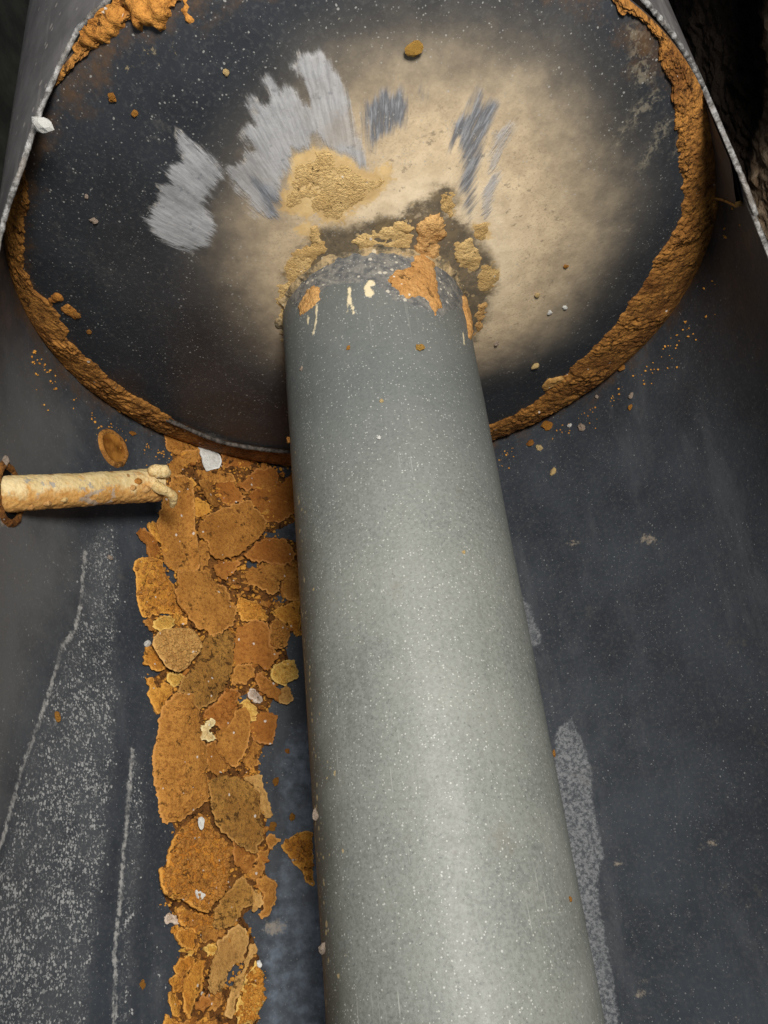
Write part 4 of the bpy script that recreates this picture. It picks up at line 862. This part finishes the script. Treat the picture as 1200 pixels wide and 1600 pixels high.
def mat_tube():
    k = NT('limescale on the tube')
    a = k.noise(55, 5, .65); b = k.noise(330, 4, .75); lw = k.attr('low')
    c = k.mix(k.step(a, .35, .65), (.60, .44, .20), (.76, .60, .33))
    c = k.mix(k.mul(k.step(k.add(lw, k.mul(k.add(k.noise(120, 5, .7), -.5), 1.7)), .0, .4), .9), c, k.mix(k.step(b, .35, .65), (.44, .19, .035), (.64, .33, .085)))
    c = k.mix(k.mul(k.step(b, .56, .72), .5), c, (.36, .24, .11))
    g = k.mul(k.step(k.noise(85, 5, .75), .57, .63), k.step(lw, .7, .1))
    c = k.mix(k.mul(g, .75), c, (.27, .28, .28))
    g2 = k.step(k.add(k.attr('bare'), k.mul(k.add(b, -.5), .02)), 0., .0015)
    c = k.mix(k.mul(g2, .6), c, (.30, .30, .29))
    c = k.mix(k.mul(k.specks(190, .4, .16), .8), c, (.25, .10, .02))
    return k.done(c, .82, k.bump(k.add(b, a), .7, .001), spec=.3)
bare = np.maximum(.004 - np.abs(SX - LT*.47 - .006*np.sin(AN*5)) , .002 - np.abs(SX - LT*.60))*1.; bare = np.where(low > .25, bare, -.01)
P = T0 + SX[:, None]*ax + rad[:, None]*tow
link('tube_wall', P, grid_faces(n, m)if False else np.array([[i*m + j, i*m + (j+1) % m, (i+1)*m + (j+1) % m, (i+1)*m + j] for i in range(n-1) for j in range(m)]), mat_tube(), tube, attrs=dict(low=low, bare=bare))
# blocked end of the tube
kq = 12; qq = np.linspace(0, 1, kq)
ends = []
for q_ in qq:
    r_ = RT*(1.06 - q_*1.05); nz = fbm(np.c_[np.cos(an)*r_*1., np.sin(an)*r_, 0*an + q_*.01], 240, 3, 71)
    ends.append(T0 + (LT - .0005 + .0032*math.sqrt(q_) + .0014*nz*q_)[:, None]*ax + r_*((np.cos(an)*u[None].T).T + (np.sin(an)*v[None].T).T))
link('end_plug', np.concatenate(ends), np.array([[i*m + j, i*m + (j+1) % m, (i+1)*m + (j+1) % m, (i+1)*m + j] for i in range(kq-1) for j in range(m)]), M['cream'], tube)
def blob_chain(name, pts, rads, mat, parent, seed, sub=7):
    """a lumpy tapering worm along points (tank frame)"""
    pts = np.array(pts); tt = np.linspace(0, len(pts)-1, (len(pts)-1)*sub+1); C = np.stack([np.interp(tt, range(len(pts)), pts[:, k]) for k in range(3)], -1)
    for _ in range(3): C[1:-1] = .5*C[1:-1] + .25*(C[2:] + C[:-2])
    r = np.interp(tt, range(len(rads)), rads); T = np.gradient(C, axis=0); T /= np.linalg.norm(T, axis=1)[:, None]
    a0 = np.cross(T, [.3, .5, .8]); a0 /= np.linalg.norm(a0, axis=1)[:, None]; b0 = np.cross(T, a0)
    k = 18; an = np.linspace(0, 2*math.pi, k+1)[:-1]
    V = (C[:, None] + (a0[:, None]*np.cos(an)[None, :, None] + b0[:, None]*np.sin(an)[None, :, None])*r[:, None, None]).reshape(-1, 3)
    Nn = V - np.repeat(C, k, 0); V = V + Nn*(.32*fbm(V, 420, 3, seed))[:, None]
    F = [[i*k + j, i*k + (j+1) % k, (i+1)*k + (j+1) % k, (i+1)*k + j] for i in range(len(C)-1) for j in range(k)]
    F += [list(range(k))[::-1], [(len(C)-1)*k + j for j in range(k)]]
    return link(name, V, F, mat, parent)
pt = lambda x, y, t: CAM_P + ray(x, y)*t
blob_chain('drip_hook', [pt(240, 756, .545), pt(252, 764, .545), pt(262, 768, .547), pt(269, 774, .549), pt(271, 782, .552), pt(269, 791, .556)], [.0036, .0034, .0028, .0030, .0026, .0016], M['cream'], tube, 511)
blob_chain('tip_knob', [pt(232, 738, .546), pt(243, 735, .547), pt(256, 737, .549), pt(262, 742, .552)], [.002, .0040, .0044, .0026], M['cream'], tube, 512)
for i, (x, y, r_, m_) in enumerate(((216, 752, .0026, 'rust'), (228, 764, .0030, 'tanrust'), (208, 762, .0022, 'tanrust'), (100, 780, .0022, 'ochre'), (74, 786, .0024, 'tanrust'), (48, 792, .0022, 'tanrust'))):
    f_ = np.clip((x - 12)/231, 0, 1); c0 = T0 + ax*LT*f_; d_ = ray(x, y); b_ = (CAM_P - c0); 
    # first hit of the sight line with the tube
    w = CAM_P - T0; d2 = d_ - (d_ @ ax)*ax; w2 = w - (w @ ax)*ax
    A2, B2, C2 = d2 @ d2, d2 @ w2, w2 @ w2 - RT*RT
    t_ = (-B2 - math.sqrt(max(B2*B2 - A2*C2, 0)))/A2
    p_ = CAM_P + d_*t_
    blob_chain('crust_lump', [p_ - u*.001 - ax*r_*.9, p_, p_ + ax*r_*.9], [r_*.45, r_*.8, r_*.4], M[m_], tube, 520 + i, 5)
# rusty rim of the hole in the wall
hn = 90; ha = np.linspace(0, 2*math.pi, hn+1)[:-1]
jit = 1 + .05*fbm(np.c_[np.cos(ha)*3, np.sin(ha)*3, 0*ha], 1., 3, 83)
rg = []
for f_, hg in ((1.32, -.0003), (1.24, .0014), (1.12, .0022), (1.02, .0018), (.96, .0002), (.94, -.003)):
    rr_ = .0140*f_*jit
    rg.append(cylP(thh + rr_*np.cos(ha)/R_IN, yh - .0005 + rr_*np.sin(ha), R_IN - hg - .0006*fbm(np.c_[np.cos(ha)*8, np.sin(ha)*8, 0*ha + f_*4], 1., 3, 84)))
link('hole_rim', np.stack(rg, 1).reshape(-1, 3), grid_faces(hn, 6, True), M['seam'], tank)
dk = [cylP(thh + .0140*f_*np.cos(ha)/R_IN, yh - .0005 + .0140*f_*np.sin(ha), R_IN - .0003 + 0*ha) for f_ in (1.0, .02)]
def mat_void():
    k = NT('dark hole'); return k.done((.004, .004, .004), .9, spec=.1)
link('hole', np.stack(dk, 1).reshape(-1, 3), grid_faces(hn, 2, True), mat_void(), tank)

# ------------------------------------------------------------------ loose crumbs, each a thing
def crumb_mesh(seed):
    rg = np.random.default_rng(seed); n = 9
    import bmesh
    bm = bmesh.new(); bmesh.ops.create_icosphere(bm, subdivisions=2, radius=1)
    for vtx in bm.verts:
        p = np.array(vtx.co); k = 1 + .75*fbm(p[None]*1.3 + seed*3.1, 1., 2, seed)[0] + .25*fbm(p[None]*3.3, 1., 2, seed+1)[0]
        vtx.co = Vector(p*k*np.array([1, .8, .55]))
    me = bpy.data.meshes.new('crumb'); bm.to_mesh(me); bm.free(); me.polygons.foreach_set('use_smooth', [False]*len(me.polygons)); return me
CM = {m: [crumb_mesh(30 + 5*j + k*50) for j in range(4)] for k, m in enumerate(('yellow', 'orange', 'rust', 'cream', 'white', 'pink', 'brown'))}
for m, L in CM.items():
    for me in L: me.materials.append(M[m])
def crumb(x, y, size_, surf, mat, label, group=None, name='rust_crumb', cat='crumb'):
    i = int(x*7 + y*13)
    o = bpy.data.objects.new(name, CM[mat][i % 4]); COL.objects.link(o)
    if surf == 'dome':
        q = on_dome(x, y); P, N = s_dome(np.array([q])); P, N = P[0], N[0]
    elif surf == 'flue':
        q = fl(x, y); P, N = s_flue(np.array([q])); P, N = P[0], N[0]
    elif surf == 'tube':
        P = pt(x, y, .5); N = -ray(x, y)
    else:
        R = R_IN - (surf if isinstance(surf, float) else 0); q = on_cyl(x, y, R); P = cylP(np.array(q[0]), np.array(q[1]), R); N = -np.array([math.sin(q[0]), 0, -math.cos(q[0])])
    t = np.linalg.norm(P - CAM_P); r = size_*.42*t/FPX
    o.location = world(P + N*r*.42)
    o.rotation_euler = Vector(RM @ N).to_track_quat('Z', 'Y').to_euler()
    o.rotation_euler.rotate_axis('Z', (i % 63)/10)
    o.scale = (r*1.1,)*3
    return tag(o, label, cat, group)
for a in [(645, 75, 26, 'dome', 'yellow', 'bright orange rust crumb stuck high on the dome, above the scrapes'),
          (353, 112, 12, 'dome', 'cream', 'cream elongated crumb stuck on the dark upper left of the dome'),
          (176, 151, 14, 'dome', 'orange', 'orange rust crumb on the dome below the tan splashes'),
          (211, 176, 10, 'dome', 'orange', 'small rust crumb with a thin trail on the dark left of the dome'),
          (147, 343, 12, 'dome', 'pink', 'pinkish crumb on the dark lower left of the dome'),
          (136, 306, 8, 'dome', 'pink', 'small pale crumb above the pinkish crumb on the dome'),
          (655, 545, 15, 'flue', 'yellow', 'square orange rust crumb on the pipe below the hanging crust'),
          (596, 627, 8, 'flue', 'cream', 'yellow grain on the middle of the pipe'),
          (545, 544, 8, 'flue', 'orange', 'small orange grain on the upper left of the pipe'),
          (472, 576, 8, 'flue', 'pink', 'pale grain near the left side of the pipe'),
          (592, 685, 8, 'flue', 'white', 'white grain on the pipe below the yellow grain'),
          (724, 863, 7, 'flue', 'cream', 'tiny yellow grain on the right half of the pipe'),
          (890, 1405, 8, 'flue', 'orange', 'orange grain near the right side of the pipe, low down'),
          (868, 1176, 10, 'flue', 'orange', 'tan grain on the right silhouette of the pipe'),
          (496, 1274, 17, 'flue', 'pink', 'upper pinkish lime crumb on the left side of the pipe'),
          (508, 1482, 20, 'flue', 'pink', 'lower pinkish lime crumb on the left side of the pipe'),
          (453, 687, 14, 'flue', 'rust', 'rust crumb clinging to the left silhouette of the pipe'),
          (857, 666, 18, 'shell', 'orange', 'biggest orange crumb on the right wall just below the rust seam'),
          (829, 693, 14, 'shell', 'rust', 'rust crumb nearest the pipe on the right wall below the seam'),
          (843, 700, 12, 'shell', 'cream', 'cream crumb in the pair below the biggest orange crumb'),
          (911, 668, 14, 'shell', 'pink', 'tan crumb to the right of the biggest orange crumb'),
          (891, 665, 8, 'shell', 'white', 'white grain between the tan crumb and the biggest orange crumb'),
          (865, 738, 12, 'shell', 'cream', 'dusty cream crumb lying alone below the right seam crumbs'),
          (972, 575, 14, 'shell', 'rust', 'rust crumb under the right seam, close to it'),
          (988, 618, 11, 'shell', 'pink', 'upper crumb of the pale pair on the dark right wall'),
          (986, 636, 10, 'shell', 'orange', 'lower crumb of the pale pair on the dark right wall'),
          (933, 620, 8, 'shell', 'pink', 'small pale crumb between seam and pale pair on the right wall'),
          (836, 571, 15, 'dome', 'cream', 'cream crumb on the dome above the right seam'),
          (858, 487, 9, 'dome', 'white', 'left one of two white grains at the lower right of the dome'),
          (883, 479, 9, 'dome', 'white', 'right one of two white grains at the lower right of the dome'),
          (838, 460, 10, 'dome', 'cream', 'cream crumb on the tan dust at the lower right of the dome'),
          (776, 536, 10, 'dome', 'pink', 'pale crumb on the dome just right of the pipe root'),
          (884, 415, 9, 'dome', 'orange', 'orange grain on the right edge of the tan dust'),
          (140, 517, 10, 'dome', 'rust', 'rust crumb on the dome beside the left seam'),
          (120, 490, 14, 'dome', 'rust', 'flat rust bit on the dome close to the left seam'),
          (171, 871, 10, 'shell', 'pink', 'square pinkish crumb on the wall below the crusted tube'),
          (88, 1121, 14, 'shell', 'orange', 'curved orange crumb beside the chalk line on the left wall'),
          (4, 722, 20, 'shell', 'pink', 'pinkish lump at the picture edge above the hole in the wall'),
          (88, 538, 14, 'shell', 'pink', 'pale crumb on the left wall just below the seam'),
          (206, 678, 10, 'shell', 'orange', 'orange grain on the dark enamel right of the rusted port'),
          (184, 640, 12, 'shell', 'orange', 'orange crumb fallen from the left seam above the port'),
          (425, 1292, 14, 'shell', 'orange', 'orange crumb on bare enamel right of the oval plate'),
          (456, 1278, 12, 'shell', 'orange', 'orange crumb near the pipe above the triangular chunk'),
          (430, 1222, 12, 'shell', 'orange', 'orange crumb on bare enamel beside the pale strip'),
          (449, 1174, 10, 'shell', 'brown', 'brown grain on the bare enamel high beside the pipe'),
          (222, 1538, 10, 'shell', 'orange', 'small orange grain on the chalk dust, low on the left'),
          (229, 1005, 12, 'shell', 'white', 'white grain left of the round crumbly disc')]:
    crumb(*a[:5], a[5], 'loose crumbs on the walls and pipe')
# white chip caught on the cut edge, upper left
o = crumb(66, 190, 26, 'dome', 'white', 'white chip caught on the cut edge at the upper left', None, 'paint_chip', 'paint chip')
q = on_cyl(63, 190, R_OUT, True); o.location = world(cylP(np.array(q[0]), np.array(q[1] - .002), R_OUT - .001))
# grains among the flakes: past counting
rg = np.random.default_rng(5); GV, GF = [], []
ico = CM['orange'][0]; iv = np.array([tuple(v.co) for v in ico.vertices]); jf = [tuple(p.vertices) for p in ico.polygons]
import bmesh
bm = bmesh.new(); bmesh.ops.create_icosphere(bm, subdivisions=1, radius=1); iv = np.array([tuple(v.co) for v in bm.verts]); jf = [tuple(x.index for x in f.verts) for f in bm.faces]; bm.free()
lo, hi = Pb.min(0), Pb.max(0); nb = 0
B2 = np.array(wp(BED))
cand = rg.uniform(lo - .006, hi + .006, (9000, 2)); dd = sdf(cand, B2)
cand = cand[(dd > -.007) & ((dd > 0) | (rg.random(len(dd)) < np.exp(dd/.0018)*.5))][:3000]
ncr = 420; sth = np.r_[rg.uniform(D(-105), D(-50), ncr//2), rg.uniform(D(15), D(105), ncr//2)]
sy = -.014 - rg.exponential(.007, ncr); clump = fbm(np.c_[sth*12, 0*sth, 0*sth], 1., 2, 44) > -.1
cand = np.r_[cand, np.stack([sth*R_IN, sy], -1)[clump]]
pos, nrm = s_shell(cand)
for p, nv, d in zip(pos, nrm, sdf(cand, B2)):
    r = rg.uniform(.0004, .0016)*(1 if d > 0 else .6)
    hgt = r*.3 + (rg.uniform(0, .003) if d > .003 else 0)
    R3 = Matrix.Rotation(rg.uniform(0, 6.28), 3, Vector(rg.normal(size=3)))
    w = (iv*(1 + rg.uniform(-.3, .3, iv.shape))*np.array([1, .85, .6])*r) @ np.array(R3).T + p + nv*hgt
    GF += [tuple(i + nb for i in f) for f in jf]; GV.append(w); nb += len(iv)
gr = link('rust_grains', np.concatenate(GV), GF, M['orange'], smooth=False)
tag(gr, 'fine rust grains strewn between and around the flakes', None, None, 'stuff')

# thin broken scraps between the flakes: past counting
rg = np.random.default_rng(12); FV, FF_, FM = [], [], []; nb = 0
cand = rg.uniform(lo - .004, hi + .004, (2600, 2)); dd = sdf(cand, B2)
for h in HOLES: dd = np.minimum(dd, -sdf(cand, wp(h)))
cand = cand[dd > .0005][:700]
pos, nrm = s_shell(cand)
for p, nv in zip(pos, nrm):
    k = int(rg.integers(5, 9)); r = rg.uniform(.0013, .0042); a = np.sort(rg.uniform(0, 2*math.pi, k)); rr_ = r*rg.uniform(.6, 1.1, k)
    t1 = np.cross(nv, [0, 1, 0]); t2 = np.array([0, 1., 0]); tl = rg.normal(0, .26, 2)
    xy = np.stack([rr_*np.cos(a), rr_*np.sin(a)*rg.uniform(.5, 1)], -1); th = rg.uniform(.0006, .0013); h0 = rg.uniform(.0016, .0048)
    z = xy @ tl + h0 + rg.normal(0, .0002, k)
    top = p + xy[:, :1]*t1 + xy[:, 1:]*t2 + z[:, None]*nv; ins = p + .82*(xy[:, :1]*t1 + xy[:, 1:]*t2) + ((.82*xy) @ tl + h0 + th*.25)[:, None]*nv; bot = top - th*nv
    FV.append(np.r_[top, ins, bot]); FF_.append(tuple(nb + k + i for i in range(k)))
    FF_ += [(nb + i, nb + (i+1) % k, nb + k + (i+1) % k, nb + k + i) for i in range(k)] + [(nb + 2*k + i, nb + 2*k + (i+1) % k, nb + (i+1) % k, nb + i) for i in range(k)]
    FM += [int(rg.integers(0, 5))]*(2*k + 1); nb += 3*k
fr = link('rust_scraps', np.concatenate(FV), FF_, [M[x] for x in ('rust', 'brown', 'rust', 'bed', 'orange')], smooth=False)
fr.data.polygons.foreach_set('material_index', FM)
tag(fr, 'thin broken rust scraps filling the gaps between the flakes', None, None, 'stuff')

# ------------------------------------------------------------------ what is seen past the tank: scorched insulation and the outer jacket
jt = np.linspace(D(-128), D(128), 121); jy = np.linspace(-.7, .75, 40)
T_, Y_ = np.repeat(jt[:, None], 40, 1).ravel(), np.tile(jy, 121)
RJ = .285
P3 = np.c_[T_*RJ, Y_, 0*T_]
Vj = cylP(T_, Y_, RJ + .004*fbm(P3, 9, 2, 91))
Fj = grid_faces(121, 40)
jr = np.linspace(.0, 1, 20)
jacket = empty('outer_jacket', (0, 0, -RJ), 'dark sooty outer jacket sheet behind the tank', 'jacket')
link('jacket_sheet', Vj, Fj, M['jacket'], jacket)
et = np.linspace(-math.pi, math.pi, 81); er = np.linspace(.18, .62, 14)
ET, ER = np.repeat(et[:, None], 14, 1).ravel(), np.tile(er, 81)
link('end_sheet', np.stack([ER*np.sin(ET), .75 + .006*fbm(np.c_[ER*np.sin(ET), ER*np.cos(ET), 0*ER], 8, 2, 92), -ER*np.cos(ET)], -1), grid_faces(81, 14), M['jacket'], jacket)
wt_ = np.linspace(D(70), D(119), 150); wy_ = np.linspace(-.68, .7, 300)
T_, Y_ = np.repeat(wt_[:, None], 300, 1).ravel(), np.tile(wy_, 150)
Q = np.c_[T_*.25, Y_, 0*T_]
Rw = .250 + .005*fbm(Q, 22, 3, 95) + .003*fbm(Q, 90, 3, 96) + .003*fbm(Q, 300, 2, 97) + .02*np.clip((T_ - D(130))/D(20), 0, 1)
char = np.clip(.5 + (Y_ - .062)/.05, 0, 1)
wool = link('insulation_batt', cylP(T_, Y_, Rw), grid_faces(150, 300), M['wool'], attrs=dict(char=char))
tag(wool, 'scorched fibrous insulation batt, black above and tan below, right of the tank', 'insulation')
